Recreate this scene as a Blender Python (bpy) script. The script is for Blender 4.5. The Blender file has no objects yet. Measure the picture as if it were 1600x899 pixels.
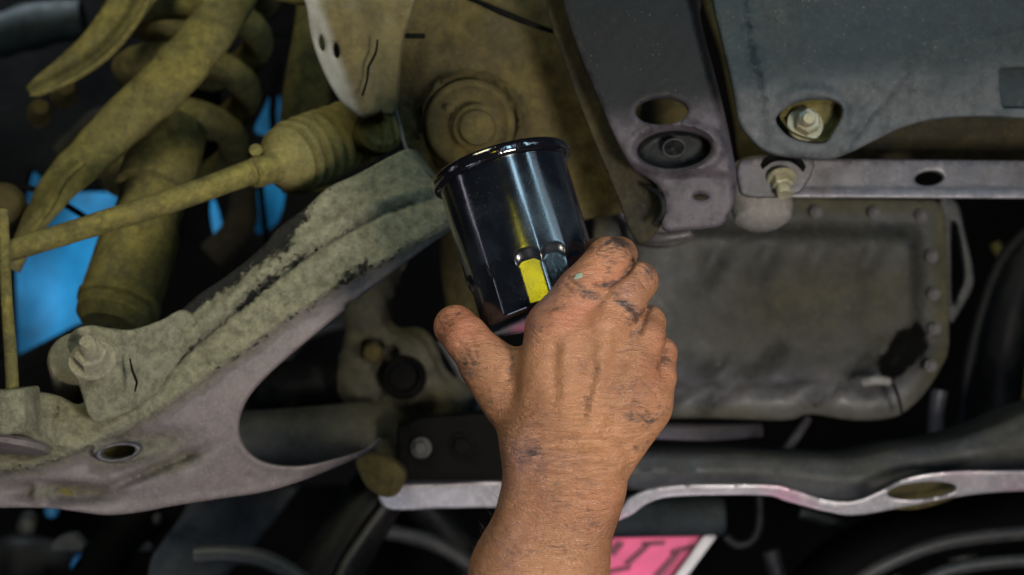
import bpy, math, random
import numpy as np
from mathutils import Vector, Matrix, geometry

# ------------------------------------------------------------------ camera, world, lamps
scene = bpy.context.scene
COL = scene.collection
S = 0.6/1600.0            # tangent per picture unit (60 mm lens on a 36 mm sensor, 1600 units wide)
CZ = 1.2                  # height of the camera
U = 0.00037               # one picture unit in metres about one metre away
random.seed(7); rng = np.random.default_rng(7)

def P(x, y, d):
    return Vector(((x-800)*S*d, d, CZ-(y-449.5)*S*d))

cam_d = bpy.data.cameras.new('camera'); cam = bpy.data.objects.new('camera', cam_d); COL.objects.link(cam)
cam.location = (0, 0, CZ); cam.rotation_euler = (math.radians(90), 0, 0)
cam_d.lens = 60; cam_d.sensor_width = 36; cam_d.clip_start = 0.02; cam_d.clip_end = 50
cam_d.dof.use_dof = True; cam_d.dof.focus_distance = 0.852; cam_d.dof.aperture_fstop = 8.5
scene.camera = cam
scene.view_settings.view_transform = 'Standard'; scene.view_settings.look = 'None'
scene.view_settings.exposure = 0.0; scene.view_settings.gamma = 1.0
scene.cycles.use_denoising = True
scene.cycles.max_bounces = 6; scene.cycles.diffuse_bounces = 3; scene.cycles.glossy_bounces = 3
scene.cycles.caustics_reflective = False; scene.cycles.caustics_refractive = False
scene.cycles.sample_clamp_indirect = 4

w = bpy.data.worlds.new('World'); scene.world = w; w.use_nodes = True
w.node_tree.nodes['Background'].inputs[0].default_value = (0.35, 0.45, 0.6, 1)
w.node_tree.nodes['Background'].inputs[1].default_value = 0.014

def lamp(name, loc, target, power, size, color, size_y=None, spread=180):
    d = bpy.data.lights.new(name, 'AREA'); d.energy = power; d.color = color
    d.shape = 'RECTANGLE'; d.size = size; d.size_y = size_y or size; d.spread = math.radians(spread)
    o = bpy.data.objects.new(name, d); COL.objects.link(o); o.location = loc
    v = (Vector(target)-Vector(loc)).normalized()
    o.rotation_euler = v.to_track_quat('-Z', 'Y').to_euler()
    return o
HAND = P(880, 560, 0.85)
# the can's axis decides where a strip lamp shows as a streak along it
TILT = .21
FDIR = Vector((-.284*math.cos(TILT), math.sin(TILT), .959*math.cos(TILT))).normalized()
FB = P(848, 484, .886); FK = S*.886
tocam = (Vector((0, 0, CZ))-FB).normalized()
RIGHTV = tocam.cross(FDIR).normalized()
FRONT = FDIR.cross(RIGHTV).normalized()
if FRONT.dot(tocam) < 0: FRONT = -FRONT
if RIGHTV.x < 0: RIGHTV = -RIGHTV
def streak_lamp(name, alpha, h, dist, power, wid, length, color, rad=100):
    a = math.radians(alpha); fn = (FRONT*math.cos(a)+RIGHTV*math.sin(a)).normalized()
    fp = FB+FDIR*(h*FK)+fn*(rad*FK); vd = (fp-Vector((0, 0, CZ))).normalized(); rd = (vd-2*vd.dot(fn)*fn).normalized()
    o = lamp(name, fp+rd*dist, fp, power, wid, color, length)
    z = rd; y = (FDIR-z*FDIR.dot(z)).normalized(); x = y.cross(z)
    o.rotation_euler = Matrix((x, y, z)).transposed().to_euler(); return o
streak_lamp('strip_lamp_cool', 11, 130, .62, 1.05, .048, .36, (.50, .78, 1.0))
streak_lamp('strip_lamp_thin', 27, 130, .70, .8, .035, .45, (.50, .80, 1.0))
streak_lamp('strip_lamp_left', -38, 120, .80, .25, .02, .40, (.85, .80, 1.0))
streak_lamp('yellow_inspection_lamp', .3, 30, .5, .095, .034, .038, (1.0, .88, .02), 96.6)
lamp('work_lamp_right', (0.36, 0.12, 1.04), P(900, 600, .85), 3.7, 0.16, (1.0, 0.91, 0.80), spread=110)
lamp('ceiling_lamp_warm', (-0.45, 0.50, 1.95), (-0.2, 1.1, 1.2), 3.8, 0.28, (1.0, 0.95, 0.66))
lamp('floor_bounce_lamp', (-0.25, 0.50, 0.40), (-0.2, 1.1, 1.15), 1.0, 0.25, (0.72, 0.82, 1.0))
lamp('right_ceiling_lamp', (0.80, 0.45, 1.8), (0.3, 1.0, 1.3), 0.4, 0.2, (0.62, 0.82, 1.0))

# ------------------------------------------------------------------ object helpers
def thing(name, label, cat, at, group=None):
    o = bpy.data.objects.new(name, None); COL.objects.link(o); o.empty_display_size = 0.01
    o.location = P(*at); o['label'] = label; o['category'] = cat
    if group: o['group'] = group
    return o

def link(name, verts, faces, mat, parent=None, smooth=True, attr=None, angle=None, label=None):
    V = np.asarray([tuple(v) for v in verts], dtype=float) if not isinstance(verts, np.ndarray) else verts
    c = (V.min(0)+V.max(0))/2
    me = bpy.data.meshes.new(name)
    fl = faces.tolist() if isinstance(faces, np.ndarray) else faces
    me.from_pydata((V-c).tolist(), [], fl); me.update()
    if smooth: me.polygons.foreach_set('use_smooth', [True]*len(me.polygons))
    if angle is not None:
        me.set_sharp_from_angle(angle=math.radians(angle))
    if attr is not None:
        a = me.color_attributes.new('mask', 'FLOAT_COLOR', 'POINT')
        A = np.ones((len(V), 4), dtype=np.float32); A[:, :3] = np.clip(attr, -2, 2)
        a.data.foreach_set('color', A.ravel())
    me.materials.append(mat)
    o = bpy.data.objects.new(name, me); COL.objects.link(o)
    cc = Vector(c)
    if parent is not None:
        o.parent = parent
        base = parent.matrix_basis.translation.copy()
        p = parent.parent
        while p is not None:
            base += p.matrix_basis.translation; p = p.parent
        o.location = cc-base
    else:
        o.location = cc
    if label: o['label'] = label
    return o

def tag(o, label, cat, group=None):
    o['label'] = label; o['category'] = cat
    if group: o['group'] = group
    return o

def catmull(pts, step=6.0, closed=False):
    pts = np.asarray(pts, float); n = len(pts); out = []
    m = n if closed else n-1
    for i in range(m):
        if closed: p0, p1, p2, p3 = pts[(i-1) % n], pts[i], pts[(i+1) % n], pts[(i+2) % n]
        else: p0, p1, p2, p3 = pts[max(i-1, 0)], pts[i], pts[i+1], pts[min(i+2, n-1)]
        L = np.linalg.norm((p2-p1)[:2]); k = max(1, int(L/step))
        for j in range(k):
            t = j/k
            out.append(0.5*((2*p1)+(-p0+p2)*t+(2*p0-5*p1+4*p2-p3)*t*t+(-p0+3*p1-3*p2+p3)*t**3))
    if not closed: out.append(pts[-1])
    return np.array(out)

def straight(pts, step=6.0, r=6.0):
    """closed outline with straight sides and rounded corners"""
    pts = np.asarray(pts, float); n = len(pts); key = []
    for i in range(n):
        a, b, c = pts[i-1], pts[i], pts[(i+1) % n]
        la, lc = np.linalg.norm(a-b), np.linalg.norm(c-b); q = min(r, la*.45, lc*.45)
        pa, pc = b+(a-b)/la*q, b+(c-b)/lc*q
        for t in (0, .33, .67, 1): key.append((1-t)**2*pa+2*t*(1-t)*b+t*t*pc)
    out = []; m = len(key)
    for i in range(m):
        a, b = key[i], key[(i+1) % m]; L = np.linalg.norm(b-a); k = max(1, int(L/step))
        for j in range(k): out.append(a+(b-a)*j/k)
    return np.array(out)

def ell(cx, cy, rx, ry, rot=0, n=28):
    t = np.linspace(0, 2*np.pi, n, endpoint=False); c, s = math.cos(math.radians(rot)), math.sin(math.radians(rot))
    return np.stack([cx+rx*np.cos(t)*c-ry*np.sin(t)*s, cy+rx*np.cos(t)*s+ry*np.sin(t)*c], 1)

def inside(x, y, poly):
    r = np.zeros(x.shape, bool); n = len(poly)
    for i in range(n):
        x1, y1 = poly[i-1]; x2, y2 = poly[i]
        if y1 == y2: continue
        c = ((y1 > y) != (y2 > y)) & (x < (x2-x1)*(y-y1)/(y2-y1)+x1)
        r ^= c
    return r

def linedist(x, y, pts):
    """distance to a polyline and its sign (positive on the left of its direction, picture axes)"""
    best = np.full(x.shape, 1e9); sg = np.ones(x.shape)
    for (x1, y1), (x2, y2) in zip(pts[:-1], pts[1:]):
        dx, dy = x2-x1, y2-y1; L2 = dx*dx+dy*dy
        t = np.clip(((x-x1)*dx+(y-y1)*dy)/L2, 0, 1)
        d = np.hypot(x-x1-t*dx, y-y1-t*dy); cr = dx*(y-y1)-dy*(x-x1)
        m = d < best; best = np.where(m, d, best); sg = np.where(m, np.sign(-cr), sg)
    return best, sg

def blob(x, y, cx, cy, rx, ry, rot=0, p=2.0):
    c, s = math.cos(math.radians(rot)), math.sin(math.radians(rot))
    a = ((x-cx)*c+(y-cy)*s)/rx; b = (-(x-cx)*s+(y-cy)*c)/ry
    return np.exp(-(a*a+b*b)**(p/2))

def sstep(a, b, v):
    t = np.clip((v-a)/(b-a), 0, 1); return t*t*(3-2*t)

_nz = [(rng.normal(size=2), rng.uniform(0, 6.28)) for _ in range(24)]
def wob(x, y, scale, seed=0):
    r = 0
    for i in range(8):
        k, ph = _nz[(i*3+seed*5) % 24]; r = r+np.sin((k[0]*x+k[1]*y)/scale+ph+i+seed)
    return r/4.0

def sheet(name, outline, holes, depth, th, mat, parent=None, spacing=8, r=3.0, relief=None, mask=None,
          direction=(0, 1, 0), label=None):
    """pressed plate: outline and holes in picture units, relief(x, y, edge) in picture units of depth"""
    loops = [np.asarray(outline, float)]+[np.asarray(h, float) for h in holes]
    allb = np.concatenate(loops)
    def dist(q):
        out = np.empty(len(q))
        for i in range(0, len(q), 2000):
            c = q[i:i+2000]; out[i:i+2000] = np.sqrt(((c[:, None, :]-allb[None])**2).sum(2)).min(1)
        return out
    def ok(q):
        m = inside(q[:, 0], q[:, 1], loops[0])
        for h in loops[1:]: m &= ~inside(q[:, 0], q[:, 1], h)
        return m
    pts = [allb]; edges = []; off = 0
    for L in loops:
        n = len(L); edges += [(off+i, off+(i+1) % n) for i in range(n)]; off += n
    if r > 0:
        for L in loops:
            t = np.roll(L, -1, 0)-np.roll(L, 1, 0); t /= np.linalg.norm(t, axis=1)[:, None]+1e-9
            nrm = np.stack([-t[:, 1], t[:, 0]], 1)
            for sgn in (1, -1):
                for f in (0.3, 1.0):
                    q = L+nrm*sgn*r*f; q = q[ok(q)]
                    if len(q): q = q[dist(q) > r*f*0.9]
                    if len(q): pts.append(q)
    x0, y0 = loops[0].min(0); x1, y1 = loops[0].max(0)
    gx, gy = np.meshgrid(np.arange(x0, x1, spacing), np.arange(y0, y1, spacing*.866))
    gx = gx+(np.arange(gx.shape[0]) % 2)[:, None]*spacing/2
    q = np.stack([gx.ravel(), gy.ravel()], 1)+rng.uniform(-.2, .2, (gx.size, 2))*spacing
    q = q[ok(q)]
    if len(q): q = q[dist(q) > max(spacing*.5, r*1.3)]
    pts.append(q); pts = np.concatenate(pts)
    res = geometry.delaunay_2d_cdt([Vector(p) for p in pts], edges, [], 0, 1e-5)
    V2 = np.array([tuple(v) for v in res[0]]); F = np.array([f for f in res[2] if len(f) == 3])
    cen = V2[F].mean(1); F = F[ok(cen)]
    used = np.unique(F); remap = -np.ones(len(V2), int); remap[used] = np.arange(len(used)); V2 = V2[used]; F = remap[F]
    x, y = V2[:, 0], V2[:, 1]; ed = dist(V2)
    rel = np.zeros(len(x))
    if r > 0:
        e = np.clip(ed, 0, r); rel += r-np.sqrt(np.maximum(r*r-(r-e)**2, 0))
    if relief is not None: rel = rel+relief(x, y, ed)
    dd = depth(x, y) if callable(depth) else np.full(len(x), float(depth))
    d = dd+rel*U
    W = np.stack([(x-800)*S*dd, d, CZ-(y-449.5)*S*dd], 1)
    a, b, c = W[F[:, 0]], W[F[:, 1]], W[F[:, 2]]
    flip = np.cross(b-a, c-a)[:, 1] > 0
    F[flip] = F[flip][:, ::-1]
    n = len(W); B = W+np.array(direction)*th
    de = np.concatenate([F[:, [0, 1]], F[:, [1, 2]], F[:, [2, 0]]])
    st = set(map(tuple, de.tolist())); faces = F.tolist()+(F[:, ::-1]+n).tolist()
    for (i, j) in st:
        if (j, i) not in st: faces.append((j, i, i+n, j+n))
    m = None
    if mask is not None:
        m = np.stack([np.broadcast_to(v, x.shape) for v in mask(x, y, ed)], 1); m = np.concatenate([m, m])
    return link(name, np.concatenate([W, B]), faces, mat, parent, attr=m, angle=50, label=label)

def tube(name, ctrl, mat, parent=None, seg=20, step=8, flat=1.0, flatdir=None, wobble=0.0, label=None, closed=False, mask=None):
    """swept tube through (x, y, depth, radius) in picture units"""
    c = catmull(ctrl, step, closed); n = len(c)
    pos = np.array([tuple(P(*q[:3])) for q in c]); rad = c[:, 3]*S*c[:, 2]
    T = np.gradient(pos, axis=0)
    if closed: T = np.roll(pos, -1, 0)-np.roll(pos, 1, 0)
    T /= np.linalg.norm(T, axis=1)[:, None]
    N = np.array(flatdir if flatdir is not None else (0, -1, 0), float)
    V = []; th = np.linspace(0, 2*np.pi, seg, endpoint=False)
    for i in range(n):
        N = N-T[i]*N.dot(T[i]); N /= np.linalg.norm(N); B = np.cross(T[i], N)
        rr = rad[i]*(1+wobble*0.5*np.sin(3*th+i*.7)*np.sin(i*.37)+wobble*.4*np.sin(i*.9))
        V.append(pos[i]+(np.cos(th)*rr*flat)[:, None]*N+(np.sin(th)*rr)[:, None]*B)
    V = np.concatenate(V); F = []
    for i in range(n if closed else n-1):
        k = (i+1) % n
        for j in range(seg):
            F.append((i*seg+j, i*seg+(j+1) % seg, k*seg+(j+1) % seg, k*seg+j))
    if not closed:
        V = np.concatenate([V, [pos[0], pos[-1]]]); a, b = n*seg, n*seg+1
        for j in range(seg):
            F.append((a, (j+1) % seg, j)); F.append((b, (n-1)*seg+j, (n-1)*seg+(j+1) % seg))
    m = None
    if mask is not None:
        px = 800+V[:, 0]/(S*V[:, 1]); py = 449.5-(V[:, 2]-CZ)/(S*V[:, 1])
        m = np.stack([np.broadcast_to(v, px.shape) for v in mask(px, py, 0)], 1)
    return link(name, V, F, mat, parent, angle=60, label=label, attr=m)

def basis(axis):
    a = Vector(axis).normalized(); h = Vector((0, 0, 1)) if abs(a.z) < .9 else Vector((1, 0, 0))
    u = a.cross(h).normalized(); v = a.cross(u); return a, u, v

def lathe(name, at, axis, prof, mat, parent=None, seg=40, rfun=None, smooth=True, angle=35, spin=0, label=None):
    """turned part: profile of (radius, height along axis) in picture units at the depth of 'at'"""
    c = P(*at) if not isinstance(at, Vector) else at; k = S*(at[2] if not isinstance(at, Vector) else at.y)
    a, u, v = basis(axis); V = []; n = len(prof)
    for (r, h) in prof:
        for j in range(seg):
            t = 2*math.pi*j/seg+spin; rr = r if rfun is None else rfun(r, h, t)
            V.append(c+a*(h*k)+(u*math.cos(t)+v*math.sin(t))*(rr*k))
    F = []
    for i in range(n-1):
        for j in range(seg): F.append((i*seg+j, i*seg+(j+1) % seg, (i+1)*seg+(j+1) % seg, (i+1)*seg+j))
    F.append(tuple(range(seg))[::-1]); F.append(tuple((n-1)*seg+j for j in range(seg)))
    return link(name, V, F, mat, parent, smooth=smooth, angle=angle if smooth else None, label=label)

def bolt(name, at, axis, r, mat, parent, washer=True, stud=0, h=None, spin=0.2):
    h = h or r*.75
    o = lathe(name, at, axis, [(r*.96, 0), (r, h*.12), (r, h*.85), (r*.84, h)], mat, parent, seg=6, smooth=False, spin=spin)
    if washer:
        lathe('washer', at, axis, [(r*1.35, -h*.25), (r*1.4, -h*.1), (r*1.35, h*.06), (r*.9, h*.08)], mat, o, seg=28)
    if stud:
        lathe('stud', at, axis, [(r*.5, h*.9), (r*.52, h+stud*.8), (r*.42, h+stud)], mat, o, seg=18)
    return o

# signed-distance bodies -> one continuous surface
def cone_d(X, a, b, ra, rb):
    a = np.asarray(a, np.float32); b = np.asarray(b, np.float32); ab = b-a; L2 = float(ab@ab)+1e-12
    q = [X[i]-a[i] for i in range(3)]
    t = np.clip((q[0]*ab[0]+q[1]*ab[1]+q[2]*ab[2])/L2, 0, 1)
    return np.sqrt((q[0]-t*ab[0])**2+(q[1]-t*ab[1])**2+(q[2]-t*ab[2])**2)-(ra+(rb-ra)*t)
def smin(a, b, k):
    h = np.maximum(k-np.abs(a-b), 0)/k; return np.minimum(a, b)-h*h*k*.25
def nets(fn, lo, hi, h):
    ax = [np.arange(lo[i], hi[i]+h, h, dtype=np.float32) for i in range(3)]
    X = (ax[0][:, None, None], ax[1][None, :, None], ax[2][None, None, :])
    D = fn(X).astype(np.float32); nx, ny, nz = D.shape; s = D < 0
    c = [s[i:nx-1+i, j:ny-1+j, k:nz-1+k] for i in (0, 1) for j in (0, 1) for k in (0, 1)]
    act = np.zeros(c[0].shape, bool); allv = np.ones(c[0].shape, bool)
    for m in c: act |= m; allv &= m
    act &= ~allv; idx = np.argwhere(act); ids = -np.ones(act.shape, np.int64); ids[act] = np.arange(len(idx))
    acc = np.zeros((len(idx), 3)); cnt = np.zeros(len(idx))
    for (a, b) in [((i, j, 0), (i, j, 1)) for i in (0, 1) for j in (0, 1)]+[((i, 0, j), (i, 1, j)) for i in (0, 1) for j in (0, 1)]+[((0, i, j), (1, i, j)) for i in (0, 1) for j in (0, 1)]:
        a = np.array(a); b = np.array(b); va = D[tuple((idx+a).T)]; vb = D[tuple((idx+b).T)]
        m = (va < 0) != (vb < 0); t = np.where(m, va/np.where(va == vb, 1, va-vb), 0)
        acc += np.where(m[:, None], a+(b-a)*t[:, None], 0); cnt += m
    V = (idx+acc/cnt[:, None])*h+np.array(lo)
    F = []
    for axn in range(3):
        o1, o2 = [(1, 2), (2, 0), (0, 1)][axn]
        sl = [slice(None)]*3; sl2 = [slice(None)]*3; sl[axn] = slice(0, -1); sl2[axn] = slice(1, None)
        ch = s[tuple(sl)] != s[tuple(sl2)]; e = np.argwhere(ch)
        lim = np.array(act.shape); e = e[(e[:, o1] > 0) & (e[:, o2] > 0) & (e[:, o1] < lim[o1]) & (e[:, o2] < lim[o2])]
        d1 = np.zeros(3, int); d1[o1] = 1; d2 = np.zeros(3, int); d2[o2] = 1
        q = np.stack([ids[tuple((e-d1-d2).T)], ids[tuple((e-d2).T)], ids[tuple(e.T)], ids[tuple((e-d1).T)]], 1)
        inn = s[tuple(e.T)]; q[~inn] = q[~inn][:, ::-1]; F.append(q)
    F = np.concatenate(F); return V, F[(F >= 0).all(1)]

# ------------------------------------------------------------------ materials
def srgb(r, g, b):
    f = lambda c: ((c/255+.055)/1.055)**2.4 if c > 10 else c/255/12.92
    return (f(r), f(g), f(b), 1)

class NT:
    def __init__(s, name):
        s.m = bpy.data.materials.new(name); s.m.use_nodes = True; s.t = s.m.node_tree
        s.b = s.t.nodes['Principled BSDF']; s.tc = s.t.nodes.new('ShaderNodeTexCoord')
    def n(s, typ, **kw):
        o = s.t.nodes.new(typ)
        for k, v in kw.items(): setattr(o, k, v)
        return o
    def l(s, a, b): s.t.links.new(a, b)
    def noise(s, scale, detail=4, rough=.6, vec=None, dist=0):
        o = s.n('ShaderNodeTexNoise'); o.inputs['Scale'].default_value = scale; o.inputs['Detail'].default_value = detail
        o.inputs['Roughness'].default_value = rough; o.inputs['Distortion'].default_value = dist
        s.l(vec or s.tc.outputs['Object'], o.inputs['Vector']); return o.outputs['Fac']
    def math(s, op, a, b=None, c=None, clamp=False):
        o = s.n('ShaderNodeMath', operation=op, use_clamp=clamp)
        for i, v in enumerate((a, b, c)):
            if v is None: continue
            if isinstance(v, (int, float)): o.inputs[i].default_value = v
            else: s.l(v, o.inputs[i])
        return o.outputs[0]
    def ramp(s, f, a, b, o0=0.0, o1=1.0):
        o = s.n('ShaderNodeMapRange', clamp=True); s.l(f, o.inputs[0])
        o.inputs[1].default_value = a; o.inputs[2].default_value = b; o.inputs[3].default_value = o0; o.inputs[4].default_value = o1
        return o.outputs[0]
    def mix(s, f, a, b, mode='MIX'):
        o = s.n('ShaderNodeMix', data_type='RGBA', blend_type=mode)
        for i, v in ((0, f), (6, a), (7, b)):
            if isinstance(v, (int, float)): o.inputs[i].default_value = v
            elif isinstance(v, tuple): o.inputs[i].default_value = v
            else: s.l(v, o.inputs[i])
        return o.outputs[2]
    def bump(s, h, dist, strength=1.0, normal=None):
        o = s.n('ShaderNodeBump'); o.inputs['Distance'].default_value = dist; o.inputs['Strength'].default_value = strength
        s.l(h, o.inputs['Height'])
        if normal is not None: s.l(normal, o.inputs['Normal'])
        return o.outputs[0]
    def mask(s):
        a = s.n('ShaderNodeAttribute', attribute_name='mask'); q = s.n('ShaderNodeSeparateColor'); s.l(a.outputs['Color'], q.inputs[0])
        return q.outputs

def grimy(name, paint, mud, amount=.5, rough=.45, metallic=0.0, contrast=3.0, scale=45, bump=.0006, dark=.6, speck=0.0, mudrough=.95, wear_light=None, spec=.3):
    """painted or bare metal under a broken coat of dried mud; mask R adds mud, G adds black grease and painted shade, B bares worn metal and paints lit areas"""
    k = NT(name); M = k.mask()
    big = k.noise(scale, 8, .68); mid = k.noise(scale*3.3, 7, .72); fine = k.noise(scale*11, 5, .8)
    f = k.math('ADD', k.math('MULTIPLY', k.math('SUBTRACT', big, .5), contrast), amount)
    f = k.math('ADD', f, k.math('MULTIPLY', k.math('SUBTRACT', fine, .5), contrast*.35))
    f = k.math('ADD', f, M[0], clamp=True)
    mudc = k.mix(k.ramp(mid, .38, .60), tuple(c*dark for c in mud[:3])+(1,), mud)
    mudc = k.mix(k.ramp(fine, .28, .44, .65, 0), mudc, tuple(c*.35 for c in mud[:3])+(1,))
    mudc = k.mix(k.ramp(fine, .54, .70, 0, .7), mudc, tuple(min(1, c*1.5) for c in mud[:3])+(1,))
    pc = k.mix(k.ramp(mid, .35, .65), tuple(c*.7 for c in paint[:3])+(1,), paint)
    pc = k.mix(k.ramp(fine, .52, .70, 0, .4), pc, tuple(min(1, c*2.2+.01) for c in paint[:3])+(1,))
    wear_lightf = k.math('MULTIPLY', k.math('MULTIPLY', M[2], k.ramp(mid, .38, .54, .55, 1)), k.ramp(big, .36, .56, .35, 1), clamp=True)
    pc = k.mix(wear_lightf, pc, wear_light or (.36, .33, .37, 1))
    col = k.mix(f, pc, mudc)
    g = k.ramp(k.math('ADD', M[1], k.math('MULTIPLY', k.math('SUBTRACT', k.noise(scale*4.5, 7, .78), .5), 2.4)), .45, .66)
    g = k.math('MULTIPLY', g, k.ramp(M[1], .02, .12))
    col = k.mix(g, col, (.006, .006, .006, 1))
    if speck > 0:
        v = k.n('ShaderNodeTexVoronoi'); v.inputs['Scale'].default_value = scale*9; k.l(k.tc.outputs['Object'], v.inputs['Vector'])
        sp = k.math('MULTIPLY', k.ramp(v.outputs['Distance'], .05, .16, 1, 0), k.ramp(k.noise(scale*4, 2), .47, .60, 0, speck))
        col = k.mix(sp, col, (.13, .14, .13, 1))
    k.l(col, k.b.inputs['Base Color'])
    r = k.math('ADD', k.math('MULTIPLY', f, mudrough-rough), rough)
    r = k.math('ADD', r, k.ramp(fine, .3, .7, -.08, .08)); r = k.math('SUBTRACT', r, k.math('MULTIPLY', g, .3), clamp=True)
    k.l(r, k.b.inputs['Roughness'])
    k.l(k.math('MULTIPLY', k.math('SUBTRACT', 1.0, f, clamp=True), metallic), k.b.inputs['Metallic'])
    h = k.math('ADD', k.math('MULTIPLY', mid, .7), k.math('MULTIPLY', fine, .35)); h = k.math('ADD', h, k.math('MULTIPLY', f, .35))
    h = k.math('SUBTRACT', h, k.math('MULTIPLY', g, .5))
    h = k.math('MULTIPLY', h, k.math('ADD', k.math('MULTIPLY', f, .8), .2))
    k.l(k.bump(h, bump), k.b.inputs['Normal'])
    k.b.inputs['Specular IOR Level'].default_value = spec
    return k.m

MUD = (.235, .215, .105, 1)
M_arm = grimy('dried_mud_on_grey_metal', (.135, .115, .116, 1), (.225, .22, .15, 1), amount=-.05, rough=.5, contrast=1.2, scale=50, bump=.0028, dark=.5, wear_light=(.20, .175, .185, 1))
M_olive = grimy('olive_mud_coat', (.04, .04, .03, 1), (.175, .150, .042, 1), amount=.80, contrast=2.0, scale=28, bump=.0010, dark=.5)
M_brown = grimy('brown_road_dust', (.02, .018, .013, 1), (.088, .068, .024, 1), amount=.85, contrast=1.8, scale=32, bump=.0010, dark=.6)
M_dark = grimy('dusty_black_paint', (.006, .007, .008, 1), (.026, .026, .024, 1), amount=.0, rough=.5, contrast=3.0, scale=36, bump=.0004, speck=.6, wear_light=(.072, .062, .074, 1), spec=.15)
M_black = grimy('shade_black_metal', (.003, .003, .0035, 1), (.009, .0085, .0075, 1), amount=.15, rough=.6, contrast=1.5, scale=30, bump=.0005, spec=.05)  # black metal; shade of the closed-in gaps is put into the colour
M_slate = grimy('slate_grey_shield', (.018, .027, .032, 1), (.047, .056, .053, 1), amount=.1, rough=.55, contrast=3.2, scale=30, bump=.0004, speck=.6, wear_light=(.082, .085, .093, 1), spec=.18)
M_pan = grimy('dusty_pan_metal', (.045, .048, .052, 1), (.078, .072, .045, 1), amount=.1, rough=.45, contrast=1.4, scale=16, bump=.0006, metallic=.2, wear_light=(.17, .168, .175, 1))
M_grey = grimy('grey_cast_metal', (.08, .078, .09, 1), (.08, .07, .05, 1), amount=.1, rough=.4, contrast=1.5, scale=32, bump=.0005, metallic=.2, wear_light=(.34, .31, .34, 1))
M_pale = grimy('scuffed_pale_steel', (.42, .40, .43, 1), (.22, .18, .14, 1), amount=-.1, rough=.35, contrast=1.5, scale=25, bump=.0004, metallic=.3, wear_light=(.42, .24, .32, 1))
M_boss = grimy('worn_grey_boss', (.26, .25, .24, 1), (.12, .10, .05, 1), amount=.0, rough=.45, contrast=1.4, scale=30, bump=.0004)
M_railside = grimy('dusty_rail_side', (.012, .012, .012, 1), (.055, .046, .022, 1), amount=.5, rough=.6, contrast=2.5, scale=30, bump=.0005, spec=.15)
M_bracket = grimy('bracket_dust_lit_edge', (.25, .24, .20, 1), (.115, .092, .040, 1), amount=.75, rough=.5, contrast=1.2, scale=32, bump=.0008, dark=.7, wear_light=(.27, .27, .25, 1))
M_bolt = grimy('zinc_bolt_with_dirt', (.42, .40, .30, 1), (.22, .19, .09, 1), amount=.25, rough=.35, metallic=.6, contrast=2, scale=80, bump=.0003)
M_mudbolt = grimy('mud_coated_bolt', (.20, .19, .15, 1), (.27, .25, .17, 1), amount=.7, rough=.5, contrast=2, scale=90, bump=.0003)
M_rubber = grimy('dusty_rubber_boot', (.05, .048, .03, 1), (.22, .19, .065, 1), amount=.8, rough=.7, contrast=1.4, scale=40, bump=.0005, dark=.7)

def flat_mat(name, col, rough=.5, noise=0, metallic=0, sc=40):
    k = NT(name); n = k.noise(sc, 4)
    k.l(k.mix(k.ramp(n, .3, .7), tuple(c*(1-noise) for c in col[:3])+(1,), col), k.b.inputs['Base Color'])
    k.b.inputs['Roughness'].default_value = rough; k.b.inputs['Metallic'].default_value = metallic
    k.l(k.bump(k.noise(160, 4), .0003), k.b.inputs['Normal']); return k.m
M_blue = flat_mat('blue_sheet', (.008, .235, .50, 1), .6, .75, sc=9)
M_bluecable = flat_mat('blue_cable_jacket', (.02, .3, .7, 1), .35, .2)
M_pink = flat_mat('pink_painted_card', (.90, .10, .28, 1), .5, .45, sc=18)
M_wine = flat_mat('dark_pink_print', (.16, .02, .05, 1), .6, .3)
M_white = flat_mat('white_edge_trim', (.62, .62, .62, 1), .5, .3)

# black gloss enamel of the filter
k = NT('black_gloss_enamel')
n1 = k.noise(60, 5, .7); n2 = k.noise(900, 3, .7); n3 = k.noise(22, 5, .6)
smear = k.ramp(n3, .48, .66)
c = k.mix(k.math('MULTIPLY', smear, .5), (.004, .005, .008, 1), (.018, .026, .034, 1))
dust = k.math('MULTIPLY', k.ramp(n2, .62, .72), k.ramp(n1, .46, .66, .02, .5))
c = k.mix(dust, c, (.12, .14, .15, 1)); k.l(c, k.b.inputs['Base Color'])
k.l(k.math('ADD', k.ramp(n3, .38, .66, .12, .30), k.math('MULTIPLY', dust, .3)), k.b.inputs['Roughness'])
k.b.inputs['Coat Weight'].default_value = .5; k.b.inputs['Coat Roughness'].default_value = .12
k.l(k.bump(k.math('ADD', k.noise(420, 3), k.math('MULTIPLY', n1, .6)), .00006), k.b.inputs['Normal'])
M_enamel = k.m
k = NT('wet_black_rolled_seam'); n1 = k.noise(140, 4, .6)
k.b.inputs['Base Color'].default_value = (.004, .004, .006, 1); k.b.inputs['Roughness'].default_value = .08
k.b.inputs['Coat Weight'].default_value = 1.0; k.b.inputs['Coat Roughness'].default_value = .05
k.l(k.bump(n1, .0007), k.b.inputs['Normal']); M_seam = k.m

# skin: mask R = engine grease plus shade painted into folds, G = warm flush, B = knuckle and wrist wrinkles
k = NT('work_worn_skin'); M = k.mask(); co = k.tc.outputs['Object']
def mapped(rot, sc):
    m = k.n('ShaderNodeMapping'); m.inputs['Rotation'].default_value = [math.radians(a) for a in rot]
    m.inputs['Scale'].default_value = sc; k.l(co, m.inputs['Vector']); return m.outputs[0]
big = k.noise(28, 5, .6); mid = k.noise(120, 5, .65); fine = k.noise(1100, 3, .6)
wr1 = k.noise(210, 5, .62, mapped((0, 8, 0), (.38, .6, 1.4)), 1.6)
wr2 = k.noise(330, 4, .6, mapped((0, -42, 0), (.35, .7, 1.5)), 1.0)
vor = k.n('ShaderNodeTexVoronoi', feature='DISTANCE_TO_EDGE'); vor.inputs['Scale'].default_value = 950
k.l(mapped((0, 10, 0), (.6, .8, 1.25)), vor.inputs['Vector'])
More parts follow.
